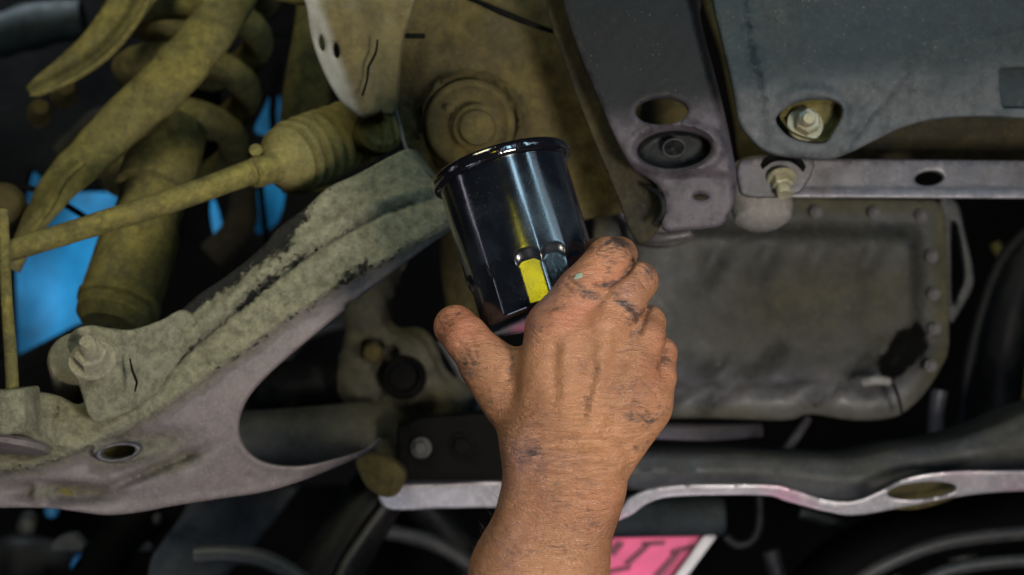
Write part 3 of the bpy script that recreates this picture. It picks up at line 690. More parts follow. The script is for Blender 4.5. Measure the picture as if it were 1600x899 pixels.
# steering knuckle, one casting
K = thing('steering_knuckle', 'rough olive dusted cast knuckle seen behind the control arm opening', 'knuckle', (620, 600, 1.3))
kp = [((610, 380), (572, 500), 34, 30), ((572, 500), (560, 600), 30, 34), ((600, 560), (640, 560), 52, 48), ((560, 600), (610, 640), 34, 34), ((650, 600), (720, 620), 34, 26),
      ((610, 640), (600, 700), 34, 18), ((600, 700), (615, 738), 16, 8), ((640, 660), (700, 640), 24, 16)]
def kfn(X):
    f = None
    for (a, b, ra, rb) in kp:
        s_ = S*1.3; dq = 1.19 if b[1] > 720 else 1.30; dp_ = 1.24 if b[1] > 720 else 1.31; d = cone_d(X, P(*a, dp_), P(*b, dq), ra*s_, rb*s_); f = d if f is None else smin(f, d, .012)
    for (x, y, r) in ((580, 548, 20), (612, 556, 14), (637, 592, 24), (655, 640, 13), (600, 620, 8)):
        c = P(x, y, 1.285); g = np.sqrt((X[0]-c.x)**2+((X[1]-c.y)*.5)**2+(X[2]-c.z)**2)-r*S*1.28; f = np.maximum(f, -g)
    return f+.0012*np.sin(X[0]*160+2+X[1]*90)*np.sin(X[2]*140+X[1]*110)+.0006*np.sin(X[0]*420+X[2]*300+X[1]*260)
lo = P(515, 770, 1.24); hi = P(770, 420, 1.40)
V, F = nets(kfn, (lo.x, 1.165, lo.z-.01), (hi.x, 1.37, hi.z+.05), .0022)
link('casting', V, F, grimy('dark_cast_iron_dust', (.05, .05, .045, 1), (.105, .098, .06, 1), amount=.5, rough=.5, contrast=3, scale=30, bump=.001), K)
lathe('ball_socket', (632, 590, 1.275), (.3, -1, -.2), [(22, -16), (34, -10), (35, 4), (30, 8), (24, 4), (21, -8), (8, -10)], M_black, K, seg=28)
lathe('castle_nut', (583, 552, 1.27), (-.3, -1, .1), [(10, -16), (16, -12), (16, 6), (10, 10)], M_brown, K, seg=7, smooth=False)

dt = thing('drive_shaft', 'thick grey shaft lying behind the round control arm opening', 'shaft', (480, 680, 1.2))
tube('shaft_tube', [(330, 690, 1.22, 46), (420, 686, 1.23, 46), (500, 680, 1.24, 46), (565, 672, 1.25, 44), (600, 668, 1.26, 40)], M_pan, dt, seg=30, mask=lambda x, y, e: (.5*sstep(480, 560, x), 0*x, 0*x))
tube('shaft_boot', [(395, 610, 1.32, 38), (450, 604, 1.33, 40), (520, 600, 1.35, 44), (580, 600, 1.36, 40)], M_dark, dt, seg=24)
b1 = lathe('axle_stub', (466, 640, 1.27), (-.6, -.6, .5), [(8, -20), (13, -16), (13, 20), (9, 24)], M_black, seg=14); tag(b1, 'small black stub leaning on the grey shaft', 'stub')

# lower pipes and plates
lt = thing('lower_tube', 'broad dark tube descending from the control arm tip to the bottom edge', 'tube', (540, 830, 1.28))
tube('tube_body', [(640, 690, 1.30, 40), (590, 770, 1.28, 46), (545, 840, 1.27, 50), (500, 920, 1.26, 52), (470, 1000, 1.26, 52)], M_dark, lt, seg=28)
tube('pale_edge', [(612, 778, 1.25, 7), (570, 835, 1.24, 7), (540, 880, 1.235, 7), (520, 930, 1.23, 9)], M_pan, lt, seg=12)
pp = thing('stay_plate', 'flat blue grey stay plate slanting below the control arm', 'plate', (360, 830, 1.3))
sheet('plate', straight([(300, 770), (470, 760), (440, 800), (400, 850), (350, 905), (300, 960), (215, 960), (235, 870), (280, 810)], 10, 14), [], 1.32, .02, M_slate, pp, spacing=12, r=8, relief=lambda x, y, e: 12*np.sin((x+y)*.045)+3*wob(x, y, 20), mask=lambda x, y, e: (0*x, 0*x, 0*x+.6))
ah = tube('coolant_hose', [(305, 868, 1.2, 15), (350, 866, 1.2, 15), (405, 872, 1.2, 15), (450, 892, 1.2, 15), (500, 930, 1.2, 15)], M_pan, seg=20)
tag(ah, 'grey hose arching along the bottom edge below the stay plate', 'hose')
pk = tube('pink_hose_end', [(540, 855, 1.25, 8), (524, 880, 1.25, 9), (505, 920, 1.25, 10)], flat_mat('faded_pink_rubber', (.42, .18, .2, 1), .6, .3), seg=14)
tag(pk, 'faded pink hose end at the bottom edge beside the broad tube', 'hose')
for i, (x, y, rr, m, nm, lb) in enumerate([(130, 888, 20, flat_mat('blue_plastic', (.04, .22, .62, 1), .4, .2), 'blue_plug', 'blue plastic plug at the bottom edge'),
        (245, 812, 8, M_grey, 'bleed_screw', 'small pale screw right under the control arm edge'),
        (40, 826, 15, M_pan, 'caliper_pin', 'blurred grey pin under the control arm at the lower left'),
        (80, 800, 12, flat_mat('blue_plastic_clip', (.03, .17, .4, 1), .4, .2), 'wire_clip', 'dark blue clip just below the control arm flange')]):
    o = lathe(nm, (x, y, 1.5), (.1, -1, -.4), [(rr*.7, -40), (rr, -30), (rr, 0), (rr*.6, 8), (rr*.2, 10)], m, seg=20); tag(o, lb, {'blue_plug': 'cap', 'bleed_screw': 'screw', 'caliper_pin': 'pin', 'wire_clip': 'clip'}[nm])
for x, lb in ((105, 'blurred teal grey bracket foot left of its twin under the arm'), (212, 'blurred teal grey bracket foot nearer the stay plate')):
    o = sheet('bracket_foot', straight([(x-28, 852), (x-12, 838), (x+8, 836), (x+26, 854), (x+24, 862), (x-26, 862)], 5, 4), [], 1.5, .02, M_slate, spacing=9, r=3, mask=lambda x, y, e: (0*x, 0*x, 0*x+.9)); tag(o, lb, 'bracket', 'bracket feet below the control arm')
o = tube('brake_caliper', [(-40, 900, 1.6, 40), (40, 880, 1.6, 46), (120, 905, 1.6, 40)], M_dark, seg=20, wobble=.1); tag(o, 'dark blurred caliper in the lower left corner', 'caliper')
o = tube('floor_pipe', [(100, 990, 1.5, 40), (180, 850, 1.5, 34), (250, 800, 1.52, 30)], M_black, seg=20); tag(o, 'black pipe in the shadows under the control arm', 'pipe')

for pts, lb, m in [([(1290, 960, 1.3, 11), (1360, 895, 1.3, 12), (1460, 852, 1.3, 12), (1560, 836, 1.3, 12), (1680, 830, 1.3, 12)], 'upper of two grey pipes arching across the bottom right corner', M_pan),
               ([(1380, 960, 1.25, 10), (1450, 905, 1.25, 11), (1530, 882, 1.25, 11), (1680, 872, 1.25, 11)], 'lower of two grey pipes arching across the bottom right corner', M_pan)]:
    o = tube('pipe', pts, m, seg=16); tag(o, lb, 'pipe')
o = tube('hanger_loop', [(1186, 770, 1.38, 7), (1186, 820, 1.38, 8), (1172, 846, 1.38, 8), (1150, 850, 1.38, 8), (1134, 838, 1.38, 7)], M_dark, seg=12); tag(o, 'dim hook shaped hanger under the crossmember', 'hanger')
o = tube('exhaust_pipe', [(940, 812, 1.62, 34), (1060, 808, 1.62, 34), (1130, 806, 1.62, 30)], M_slate, seg=24, mask=lambda x, y, e: (0*x, 0*x, 0*x)); tag(o, 'dark slate blue pipe above the pink card', 'pipe')
o = tube('exhaust_bend', [(1250, 960, 1.55, 50), (1330, 880, 1.55, 50), (1460, 830, 1.55, 46), (1700, 800, 1.55, 40)], M_black, seg=24); tag(o, 'black bend behind the two arching grey pipes', 'pipe')

# dim clutter deep in the gaps
for pts_, m_, nm_, lb_ in (
    ([(600, 830, 1.7, 12), (680, 850, 1.7, 12), (760, 900, 1.7, 12)], M_pan, 'fuel_line', 'dim line sloping down left of the forearm under the pale flange'),
    ([(650, 780, 1.8, 26), (720, 860, 1.8, 28), (740, 940, 1.8, 28)], M_dark, 'duct', 'dark duct in the shadow just left of the forearm'),
    ([(1250, 800, 1.6, 10), (1330, 830, 1.6, 10), (1400, 900, 1.6, 10)], M_pan, 'fuel_line', 'dim line below the dip of the pale flange right of the hook hanger'),
    ([(1500, 780, 1.7, 22), (1510, 830, 1.7, 22), (1500, 880, 1.7, 22)], M_pan, 'duct', 'dim upright duct below the crossmember near the right edge'),
    ([(1205, 860, 1.65, 14), (1215, 900, 1.65, 14), (1220, 950, 1.65, 14)], M_pan, 'duct', 'dim duct at the bottom edge right of the pink card'),
    ([(1555, 380, 1.8, 8), (1590, 470, 1.8, 8), (1585, 620, 1.8, 8)], M_olive, 'wiring_loom', 'thin olive loom hanging in the dark right of the oil pan'),
    ([(440, 560, 1.6, 12), (480, 520, 1.6, 12), (540, 500, 1.6, 12)], M_pan, 'heater_hose', 'dim hose crossing the top of the control arm opening'),
    ([(330, 400, 1.6, 22), (375, 350, 1.6, 24), (380, 290, 1.6, 22)], M_railside, 'hub_carrier', 'dim brown hub carrier between the two blue gaps'),
    ([(-20, 60, 1.7, 34), (60, 40, 1.7, 36), (130, 30, 1.7, 30)], M_slate, 'air_duct', 'dim slate duct in the top left corner behind the upper link'),
    ([(100, 250, 1.6, 26), (170, 200, 1.6, 34), (220, 230, 1.6, 30)], M_railside, 'caliper_bracket', 'dim brown casting between upper link and curved suspension arm')):
    o = tube(nm_, pts_, m_, seg=18, wobble=.08); tag(o, lb_, nm_.replace('_', ' '))

# pink card
lamp('added_card_lamp', (.20, .95, .52), P(1020, 880, 1.45), .3, .08, (1, .9, .95), spread=60)  # added unseen lamp, only there to brighten the card
pc = thing('pink_card', 'bright pink printed card with a white edge right of the forearm', 'card', (1020, 870, 1.45))
sheet('card', straight([(900, 842), (1116, 838), (1040, 935), (880, 935)], 8, 3), [], 1.45, .003, M_pink, pc, spacing=14, r=1)
for q in ([(948, 862), (966, 846), (976, 850), (960, 870)], [(975, 880), (1010, 850), (1016, 854), (982, 886)], [(1002, 848), (1040, 846), (1038, 852), (1004, 854)],
          [(1020, 900), (1056, 862), (1062, 866), (1030, 906)], [(950, 892), (985, 884), (986, 890), (950, 898)], [(1046, 862), (1085, 850), (1086, 857), (1050, 868)]):
    sheet('print_stroke', straight(q, 5, 1.5), [], 1.4485, .0008, M_wine, pc, spacing=9, r=0)
sheet('edge_trim', straight([(1100, 838), (1122, 836), (1044, 940), (1026, 940)], 8, 2), [], 1.44, .004, M_white, pc, spacing=10, r=1)

# stabiliser link
sl = thing('stabilizer_link', 'upright rod with a blocky lower end at the left edge', 'link', (18, 640, 1.0))
tube('rod', [(4, 330, .99, 9), (10, 460, .97, 9), (17, 560, .955, 10), (20, 622, .95, 10)], M_olive, sl, seg=16)
sheet('end_block', straight([(-14, 612), (36, 608), (40, 665), (36, 678), (-14, 682)], 5, 6), [], .938, .03, M_arm, sl, spacing=7, r=7, relief=lambda x, y, e: 1.5*wob(x, y, 10), mask=lambda x, y, e: (1.1+0*x, 0*x, 0*x))

# ------------------------------------------------------------------ control arm
cn = thing('control_arm', 'large wishbone control arm crusted with pale dried mud, with an oval hole', 'control arm', (300, 640, .98))
SEAM = [(740, 325), (694, 358), (620, 400), (531, 447), (440, 508), (376, 553), (310, 600), (256, 638), (205, 668), (150, 694), (100, 716), (40, 734), (-40, 748), (-200, 760)]
GROOVE = [(700, 300), (600, 330), (540, 360), (480, 395), (400, 455), (330, 515), (285, 553), (240, 600)]
arm_o = catmull([(740, 180), (690, 196), (632, 222), (590, 248), (545, 272), (505, 290), (470, 322), (430, 352), (400, 386), (350, 428), (300, 462), (262, 496), (225, 525), (180, 560), (150, 600), (118, 634), (80, 622), (40, 615), (-30, 612), (-200, 600),
                 (-200, 800), (-40, 797), (60, 797), (110, 803), (160, 810), (210, 806), (260, 797), (330, 787), (400, 778), (455, 763), (510, 742), (556, 722), (584, 704), (586, 692), (560, 712), (510, 727), (455, 736), (410, 730), (382, 712), (369, 684), (370, 655), (385, 622),
                 (415, 588), (460, 548), (520, 498), (580, 450), (640, 405), (705, 360), (790, 320), (800, 250), (780, 195)], 6, True)
def arm_depth(x, y):
    return .985+.00008*(x-300)+.00003*(y-500)
def arm_rel(x, y, e):
    d, sg = linedist(x, y, SEAM)              # positive side: the mud crusted face above the seam
    up = sg < 0
    z = np.where(up, .42*d, .10*d+.0011*d*d)
    z += np.where(up, 7*sstep(0, 6, d)*0, 9*sstep(0, 5, d))
    g, gs = linedist(x, y, GROOVE)
    z += np.where(up, 10*np.exp(-(g/4.5)**2), 0)
    ridge = np.exp(-((g-20)/13)**2)*(gs < 0)
    z += np.where(up, -14*ridge, 0)
    crust = (3.4*np.abs(wob(x, y, 9, 1))+3.0*np.abs(wob(x, y, 4.5, 2))+5*wob(x, y, 34, 3))
    z -= np.where(up, crust*sstep(0, 20, d), .8*wob(x, y, 40))
    t = sstep(300, 120, x)*up                 # ball joint end
    z -= t*18*blob(x, y, 70, 665, 110, 45, 5)
    z += up*14*np.exp(-((y-703-.02*x)/8)**2)*sstep(130, 60, x)
    z -= up*14*blob(x, y, 20, 722, 70, 14, 0)
    if True:                                   # pressed details on the lower flange
        q = np.hypot((x-183)/1.0, (y-707)*2.3)
        z += 24*blob(x, y, 205, 706, 75, 24, -14, 3)*(~up)
        z += -20*sstep(48, 36, q)*(~up)
        z += 26*blob(x, y, 235, 737, 78, 8, -22, 2.5)*(~up)+16*blob(x, y, 283, 720, 18, 13, 0)
        z += 36*blob(x, y, 95, 773, 78, 15, 3, 3)
        z -= 28*blob(x, y, 56, 773, 16, 13, 0, 3)
        z += 5*blob(x, y, 380, 753, 8, 5)
        z += -5*blob(x, y, 480, 740, 30, 12, -20)
    z += -3*sstep(16, 5, e)*(~up)
    qd = ((x-632)*90-(y-205)*65)/111.0
    z += 60*sstep(-60, 0, qd)*sstep(340, 300, y)+300*sstep(-14, 16, qd)*sstep(345, 300, y)
    return z
def arm_mask(x, y, e):
    d, sg = linedist(x, y, SEAM); up = sg < 0
    g, gs = linedist(x, y, GROOVE)
    outer, _ = linedist(x, y, [(632, 222), (545, 272), (505, 290), (470, 322), (430, 352), (400, 386), (350, 428), (300, 462), (262, 496), (225, 525)])
    mud = np.where(up, 1.25-.7*sstep(10, 0, d)-.3*np.exp(-(g/5)**2), -.15+.55*sstep(26, 0, d)+1.0*blob(x, y, 215, 705, 75, 22, -14)+1.0*blob(x, y, 260, 732, 50, 12, -20)+1.0*blob(x, y, 95, 772, 70, 14))
    blk = np.where(up, .95*sstep(34, 2, outer)*blob(x, y, 370, 405, 190, 60, -40, 4)+.50*np.exp(-(np.maximum(g-1, 0)/5)**2)*sstep(560, 440, x)+.5*blob(x, y, 435, 400, 26, 34, 20)+.42*sstep(9, 2, d)*sstep(250, 330, x)+.5*blob(x, y, 550, 425, 34, 9, -25)+.25*wob(x, y, 14), .35*sstep(12, 0, d)*sstep(300, 380, x))  # grease patches, plus shade painted along groove and seam
    return (mud, blk, np.where(up, 0, .22+0*x))
sheet('arm_plate', arm_o, [ell(184, 707, 27, 10, -9, 26), ell(546, 477, 11, 5, -30, 16)], arm_depth, .004, M_arm, cn, spacing=5.5, r=4, relief=arm_rel, mask=arm_mask)
sheet('inner_plate', catmull([(-150, 640), (60, 640), (180, 640), (300, 560), (420, 470), (560, 380), (700, 300), (740, 330), (640, 395), (520, 485), (430, 560), (370, 640), (350, 700), (380, 745), (300, 770), (150, 785), (-150, 780)], 9, True), [], lambda x, y: arm_depth(x, y)+.03, .003, M_olive, cn, spacing=18, r=0)
sheet('hole_rim', ell(184, 707, 36, 15, -9, 34), [ell(184, 707, 27, 10, -9, 30)], lambda x, y: arm_depth(x, y)-.001, .006, M_grey, cn, spacing=5, r=3)
sheet('socket_back', ell(55, 772, 60, 22, 3, 30), [], lambda x, y: arm_depth(x, y)+.018, .003, M_olive, cn, spacing=9, r=0)
lathe('bush_housing', (124, 566, 1.005), (.15, -.9, .42), [(30, -70), (46, -70), (48, -60), (48, 8), (44, 14), (38, 15)], M_mudbolt, cn, seg=44)
sheet('shock_bracket', catmull([(110, 560), (104, 536), (116, 516), (138, 509), (164, 513), (200, 516), (240, 502), (272, 486), (290, 520), (262, 570), (236, 612), (205, 640), (176, 654), (152, 661), (138, 650), (128, 618), (118, 590)], 5, True), [], .962, .006, M_arm, cn, spacing=5.5, r=5,
      relief=lambda x, y, e: 85*sstep(165, 285, x+.25*(y-560))+9*blob(x, y, 205, 590, 16, 60, 25)-6*blob(x, y, 150, 640, 30, 20)+3*wob(x, y, 12)+1.6*np.abs(wob(x, y, 5, 2))+.12*(y-560)*(y > 560)*0,
      mask=lambda x, y, e: (1.2+0*x, .35*blob(x, y, 230, 520, 20, 12), 0*x))
tube('bracket_tear', [(203, 560, .957, 1.3), (207, 580, .957, 2), (214, 598, .957, 2.2), (211, 612, .958, 1.4)], M_black, cn, seg=8)
ndir = (.02, -.78, .62)
bolt('nut', (144, 562, .952), ndir, 27, M_mudbolt, cn, stud=26, h=22, spin=.25)
lathe('ball_joint_cap', (0, 700, .966), (-.1, -.25, -1), [(70, -14), (76, -8), (74, 0), (58, 5), (20, 7)], M_arm, cn, seg=40)

# ------------------------------------------------------------------ oil filter
fdir = FDIR; fk = FK
fil = thing('oil_filter', 'glossy black oil filter with fluted flats held up in the dirty hand', 'oil filter', (843, 468, .888))
NF = 15; FPH = 0.0
front, rightv = FRONT, RIGHTV
def canister():
    seg = NF*20; hs = list(np.concatenate([[-17, -16.8, -16.2, -15.3, -14, -12, -10, -8, -6], np.arange(-4, 100, 2.0), np.arange(104, 232, 8), [230, 234]]))
    rr = [0.5, 25, 52, 72, 84, 91, 94, 96, 97.5]
    V = []
    for i, h in enumerate(hs):
        for j in range(seg):
            t = 2*math.pi*j/seg
            phi = ((t-FOFF+math.pi/NF) % (2*math.pi/NF))-math.pi/NF
            u = phi/(math.pi/NF)
            flat = 96.6/math.cos(phi)-max(0, abs(u)-.86)*5
            top = 68-13*abs(u)**4
            wgt = float(sstep(top+13, top-7, h))
            body = 103-1.6*float(sstep(170, 80, h))*(1-u*u)*0.5
            r = body*(1-wgt)+flat*wgt
            if i < 9: r = min(r, rr[i]*(r/97.5) if i > 4 else rr[i])
            V.append(FB+fdir*(h*fk)+(front*math.cos(t)+rightv*math.sin(t))*(r*fk))
    n = len(hs); F = []
    for i in range(n-1):
        for j in range(seg): F.append((i*seg+j, i*seg+(j+1) % seg, (i+1)*seg+(j+1) % seg, (i+1)*seg+j))
    F.append(tuple(range(seg))[::-1]); F.append(tuple((n-1)*seg+j for j in range(seg)))
    return link('canister', V, F, M_enamel, fil, angle=None)
FOFF = math.radians(.3)
can = canister()
lathe('rolled_seam', FB+fdir*(225*fk), fdir, [(100, 0), (104, 1), (108.5, 2), (111, 5), (112, 10), (111.5, 16), (109, 20), (104, 22), (98, 21), (95, 16)], M_seam, fil, seg=120, angle=None if False else 60,
      rfun=lambda r, h, t: r*(1+.003*math.sin(3*t)+.0015*math.sin(17*t)))
lathe('base_plate', FB+fdir*(226*fk), fdir, [(97, 0), (97, 8), (80, 10), (40, 10), (34, 6)], M_grey, fil, seg=60)
lathe('gasket', FB+fdir*(236*fk), fdir, [(74, 0), (84, 0), (86, 5), (84, 9), (76, 9), (73, 5)], M_rubber, fil, seg=60)
# ------------------------------------------------------------------ hand and forearm
D0 = .85; k0 = S*D0
def HP(x, y, z): return P(x, y, D0-z*k0)
def prim(a, b, ra, rb): return (HP(*a), HP(*b), ra*k0, rb*k0)
palm = [prim((800, 1080, -25), (818, 899, -8), 90, 81), prim((882, 1080, -25), (866, 899, -8), 90, 80),
        prim((818, 899, -8), (853, 770, 0), 81, 63), prim((866, 899, -8), (903, 770, 0), 80, 66),
        prim((853, 770, 0), (845, 700, 0), 63, 58), prim((903, 770, 0), (912, 705, 2), 67, 62),
        prim((850, 700, 0), (870, 520, 6), 58, 50), prim((880, 705, 4), (925, 530, 10), 60, 52),
        prim((905, 705, 2), (978, 572, 8), 58, 46), prim((918, 700, -6), (1004, 618, -4), 54, 42),
        prim((935, 690, -30), (1000, 610, -38), 50, 42), prim((870, 670, -40), (900, 570, -48), 52, 46),
        prim((940, 600, -40), (960, 540, -50), 46, 42),
        prim((840, 690, -22), (790, 600, -48), 50, 44), prim((790, 600, -48), (850, 560, -46), 40, 34),
        prim((932, 748, 22), (934, 752, 22), 42, 38), prim((1008, 640, -18), (960, 708, -14), 39, 37), prim((985, 620, 10), (958, 690, 4), 34, 32)]
thumb = [prim((800, 622, -46), (762, 570, -56), 47, 44), prim((762, 570, -56), (728, 528, -62), 43, 35), prim((728, 528, -62), (712, 511, -84), 35.5, 33.5), prim((712, 511, -84), (716, 510, -112), 33, 24)]
fingers = [[prim((872, 510, 6), (910, 458, 4), 47, 41), prim((910, 458, 4), (951, 405, -6), 41, 34), prim((951, 405, -6), (968, 398, -100), 33, 28), prim((968, 398, -100), (932, 392, -190), 27, 22)],
           [prim((938, 515, 14), (974, 470, 6), 45, 36), prim((974, 470, 6), (998, 440, -12), 35, 30), prim((998, 440, -12), (974, 442, -112), 29, 26), prim((974, 442, -112), (936, 438, -192), 25, 21)],
           [prim((988, 568, 8), (1006, 530, -4), 42, 34), prim((1006, 530, -4), (1012, 505, -30), 33, 28), prim((1012, 505, -30), (985, 500, -120), 27, 24), prim((985, 500, -120), (938, 490, -190), 24, 20)],
           [prim((1008, 622, -4), (1026, 590, -20), 38, 30), prim((1026, 590, -20), (1033, 552, -52), 30, 25), prim((1033, 552, -52), (1000, 545, -130), 24, 21), prim((1000, 545, -130), (952, 528, -176), 20, 17)]]
raised = [prim((886, 680, 56), (886, 540, 53), 9, 11), prim((908, 680, 59), (944, 540, 58), 9, 12), prim((930, 670, 52), (987, 585, 48), 8, 11),     # tendons
          prim((930, 665, 50), (968, 600, 48), 5, 5), prim((850, 760, 52), (872, 690, 50), 7, 6),
          prim((812, 905, 60), (846, 800, 55), 6, 5),
          prim((876, 498, 40), (880, 494, 40), 17, 16), prim((944, 510, 46), (948, 506, 46), 18, 16), prim((992, 568, 38), (994, 566, 38), 16, 15)]
def hand(X):
    f = None
    for (a, b, ra, rb) in palm:
        d = cone_d(X, a, b, ra, rb); f = d if f is None else smin(f, d, 26*k0)
    th = None
    for (a, b, ra, rb) in thumb:
        d = cone_d(X, a, b, ra, rb); th = d if th is None else smin(th, d, 10*k0)
    f = smin(f, th, 18*k0)
    G = None
    for fg in fingers:
        q = None
        for (a, b, ra, rb) in fg:
            d = cone_d(X, a, b, ra, rb); q = d if q is None else smin(q, d, 8*k0)
        G = q if G is None else smin(G, q, 4*k0)
    f = smin(f, G, 12*k0)
    for (a, b, ra, rb) in raised: f = smin(f, cone_d(X, a, b, ra, rb), 16*k0)
    return f
lo = HP(645, 1090, -235); hi = HP(1085, 345, 120)
V, F = nets(hand, (HP(645, 700, -235).x, D0-120*k0, lo.z-.004), (HP(1085, 700, 0).x+.008, D0+240*k0, hi.z+.012), 2.0*k0)
for it in range(1):                                    # relax the lattice steps
    pass
nv = len(V); E = np.concatenate([F[:, [0, 1]], F[:, [1, 2]], F[:, [2, 3]], F[:, [3, 0]]])
for it in range(3):
    acc = np.zeros((nv, 3)); cnt = np.zeros(nv)
    np.add.at(acc, E[:, 0], V[E[:, 1]]); np.add.at(cnt, E[:, 0], 1)
    V = V+.5*(acc/np.maximum(cnt, 1)[:, None]-V)
px = 800+V[:, 0]/(S*V[:, 1]); py = 449.5-(V[:, 2]-CZ)/(S*V[:, 1]); pz = (D0-V[:, 1])/k0
g = np.zeros(nv); fl = np.zeros(nv); wr = np.zeros(nv)
frontf = sstep(-60, -20, pz)
creases = [([(948, 380), (962, 373), (976, 377), (986, 388)], 4.5, 4, 1.0), ([(944, 391), (958, 385), (972, 388), (982, 398)], 3, 2.5, .4), ([(940, 402), (955, 396), (968, 400)], 2.5, 2, .3),
    ([(993, 408), (982, 424), (966, 440), (948, 446), (930, 444)], 5, 6, .55), ([(1032, 452), (1016, 478), (1006, 500), (1000, 520)], 5, 5, .5), ([(1046, 520), (1038, 548), (1030, 575)], 5, 4, .45),
    ([(1004, 416), (1014, 424), (1022, 436)], 2.5, 2, .25), ([(997, 420), (1008, 430), (1015, 442)], 2.5, 2, .3), ([(990, 426), (1000, 436), (1007, 450)], 2.5, 2, .25),
    ([(684, 522), (690, 503), (706, 488), (724, 480)], 3, 3, .6), ([(722, 508), (738, 530), (742, 552)], 3, 1.5, .25), ([(712, 532), (728, 548), (736, 566)], 3, 1.5, .35), ([(770, 512), (778, 528), (776, 546)], 3, 2, .2),
    ([(788, 512), (800, 520), (812, 516)], 3, 2, .3), ([(828, 508), (814, 532), (802, 560), (794, 592)], 8, 4, .3),
    ([(888, 436), (900, 446), (912, 452)], 3, 2, .5), ([(882, 448), (896, 460), (908, 464)], 3, 2, .4), ([(900, 470), (915, 468), (925, 462)], 3, 1.5, .3),
    ([(962, 468), (978, 474), (992, 488), (994, 502)], 5, 3, .75), ([(955, 482), (972, 486), (984, 500)], 3, 2, .45),
    ([(985, 640), (1000, 648), (1012, 662), (1020, 664)], 3.5, 2.5, .6), ([(990, 628), (1006, 634), (1016, 646)], 3, 2, .4), ([(1008, 600), (1022, 612), (1030, 630)], 3, 1.5, .3),
    ([(800, 706), (840, 714), (880, 712), (930, 722), (965, 742)], 4, 1.2, .22), ([(796, 722), (836, 730), (878, 730), (920, 740)], 3.5, 1.0, .2), ([(798, 740), (840, 744), (870, 742)], 3, .8, .14),
    ([(806, 690), (850, 698), (900, 696), (940, 706)], 3, .8, .12), ([(930, 575), (922, 610), (912, 650)], 9, 7, .30), ([(972, 610), (955, 645), (945, 680)], 8, 5.5, .26), ([(870, 545), (866, 580), (870, 620)], 10, 3, .05),
    ([(975, 700), (985, 722), (972, 748), (955, 760)], 7, 5, .25)]
for (pl_, wd, dp, am) in creases:
    cc_ = catmull(np.array(pl_, float), 4); dd_, _ = linedist(px, py, cc_)
    prof_ = np.exp(-(dd_/wd)**2)*frontf
    V[:, 1] += dp*k0*prof_; g = np.maximum(g, am*np.exp(-(dd_/(wd*1.3))**2)*frontf)  # grease, plus shade painted into finger folds and tendon valleys
for (x, y, rx, ry, rot, amt) in [(968, 381, 22, 12, 20, .9), (950, 400, 46, 30, 10, .50), (920, 462, 40, 16, 40, .50), (980, 480, 36, 20, 40, .62), (1018, 428, 14, 24, -30, .5), (1005, 520, 24, 30, 0, .36),
        (1010, 650, 34, 34, 30, .50), (1000, 690, 30, 30, 0, .36), (1035, 560, 22, 50, 10, .34), (840, 712, 60, 26, 0, .40), (870, 765, 80, 40, 20, .34), (735, 565, 36, 34, 30, .50), (696, 512, 30, 34, -38, .42),
        (760, 640, 30, 60, 0, .30), (850, 860, 110, 60, 0, .27), (915, 820, 40, 70, 0, .33), (1000, 600, 50, 70, 0, .26), (862, 480, 30, 70, 38, .34), (990, 440, 20, 24, 0, .3), (790, 545, 30, 40, 30, .25), (905, 560, 70, 60, 0, .12)]:
    g = np.maximum(g, amt*blob(px, py, x, y, rx, ry, rot))
V[:, 1] -= k0*(.9*wob(px, py, 16, 1)+.7*wob(px, py*1.6, 7, 2)+.35*wob(px*.7, py*1.8, 3.6, 4))*frontf
for (x, y, rx, ry, rot, amt) in [(968, 381, 20, 9, 20, 1.0), (955, 395, 40, 18, 10, .35), (893, 440, 16, 20, -30, .55), (918, 462, 22, 12, 40, .45), (975, 475, 32, 13, 38, .85), (990, 495, 14, 16, 40, .6),
        (1018, 428, 12, 22, -30, .45), (1005, 520, 20, 22, 0, .3), (1010, 645, 24, 26, 30, .55), (990, 655, 26, 10, 30, .6), (1000, 700, 16, 14, 0, .45), (1035, 560, 14, 40, 10, .3),
        (835, 712, 46, 22, 0, .42), (800, 730, 14, 40, 0, .3), (870, 760, 60, 30, 30, .26), (735, 565, 20, 22, 30, .32), (708, 498, 30, 4, -38, .55), (690, 520, 14, 26, 0, .2), (725, 540, 30, 14, 40, .25),
        (850, 860, 90, 50, 0, .14), (915, 820, 30, 60, 0, .22), (1000, 610, 40, 60, 0, .2), (860, 480, 18, 60, 38, .28), (990, 440, 16, 20, 0, .25), (790, 560, 14, 60, 30, .15)]:
    g = np.maximum(g, amt*blob(px, py, x, y, rx, ry, rot))
for (x, y, rx, ry, rot, amt) in [(712, 500, 50, 40, 0, .8), (770, 520, 60, 20, 0, .35), (900, 490, 60, 30, -20, .55), (940, 420, 50, 40, 0, .45), (930, 780, 50, 30, 0, .2), (1040, 560, 30, 60, 0, .4)]:
    fl = np.maximum(fl, amt*blob(px, py, x, y, rx, ry, rot))
wr = np.maximum(.9*blob(px, py, 870, 700, 130, 60), .7*blob(px, py, 960, 390, 30, 20)); wr = np.maximum(wr, .7*blob(px, py, 735, 560, 30, 40))
person = thing('person', 'bare grease smeared right hand and forearm gripping the black filter from below', 'person', (850, 899, D0))
body = link('hand_and_forearm', V, F[:, ::-1] if False else F, M_skin, person, attr=np.stack([g, fl, wr], 1))
me = body.data
ol = np.zeros(nv)
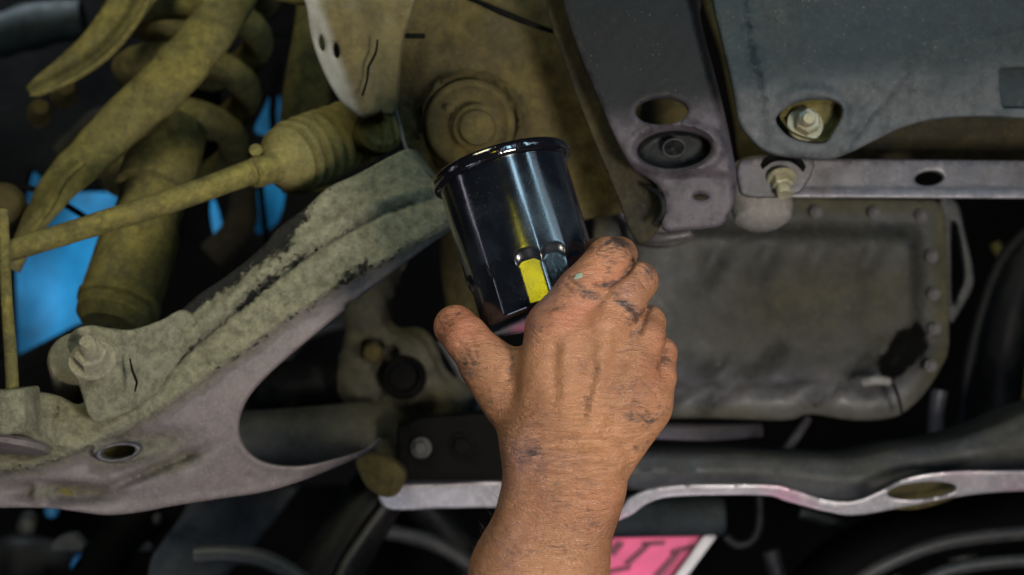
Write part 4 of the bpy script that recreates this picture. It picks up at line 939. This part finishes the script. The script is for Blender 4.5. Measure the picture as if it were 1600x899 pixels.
for (x, y, rx, ry, rot, amt) in [(815, 712, 26, 34, 10, .55), (845, 722, 50, 16, 0, .35), (850, 470, 14, 70, 38, .7), (830, 520, 14, 40, 30, .45), (800, 760, 20, 30, 0, .3), (975, 455, 18, 18, 0, .4), (795, 850, 30, 60, 0, .25)]:
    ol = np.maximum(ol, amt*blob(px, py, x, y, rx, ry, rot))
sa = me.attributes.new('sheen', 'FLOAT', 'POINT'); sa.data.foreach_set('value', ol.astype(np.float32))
nsum = np.zeros(3); 
import bmesh
bm = bmesh.new(); bm.from_mesh(me); bmesh.ops.recalc_face_normals(bm, faces=bm.faces); bm.to_mesh(me); bm.free()

fv = np.argmin((px-904)**2+(py-434)**2+(pz < 0)*1e6)
lathe('paint_fleck', Vector(V[fv])+Vector((0, -.0002, 0)), (-.15, -1, .1), [(7, -1.5), (6.6, -.2), (4.5, .4), (1, .6)], M_fleck, person, seg=18, rfun=lambda r, h, t: r*(1+.18*math.sin(2*t)+.1*math.sin(5*t)))
# fine forearm hair
nrm = np.empty(nv*3, np.float32); me.vertices.foreach_get('normal', nrm); nrm = nrm.reshape(-1, 3)
if (nrm[:, 1][pz > 40].mean()) > 0: nrm = -nrm
cand = np.where((py > 765) & (py < 960) & (pz > -60))[0]; pick = rng.choice(cand, 420, replace=False)
HV = []; HF = []
for i in pick:
    p0 = V[i]; n_ = nrm[i]; L = rng.uniform(.004, .009); dirv = np.array([rng.uniform(-.5, .3), 0, rng.uniform(.2, .9)])
    prev = None; b = len(HV); pts_ = [p0-n_*.0004, p0+n_*L*.22+dirv*L*.35, p0+n_*L*.30+dirv*L*.85]
    for kx, q in enumerate(pts_):
        rr_ = (.00006, .00005, .00001)[kx]
        for tt in (0, 2.09, 4.19): HV.append(q+np.array([math.cos(tt), math.sin(tt)*.5, math.sin(tt)])*rr_)
    for kx in range(2):
        for j in range(3): HF.append((b+kx*3+j, b+kx*3+(j+1) % 3, b+kx*3+3+(j+1) % 3, b+kx*3+3+j))
hk = NT('dark_body_hair'); hk.b.inputs['Base Color'].default_value = (.03, .02, .015, 1); hk.b.inputs['Roughness'].default_value = .4
ah_ = link('arm_hair', HV, HF, hk.m, person); ah_['kind'] = 'stuff'
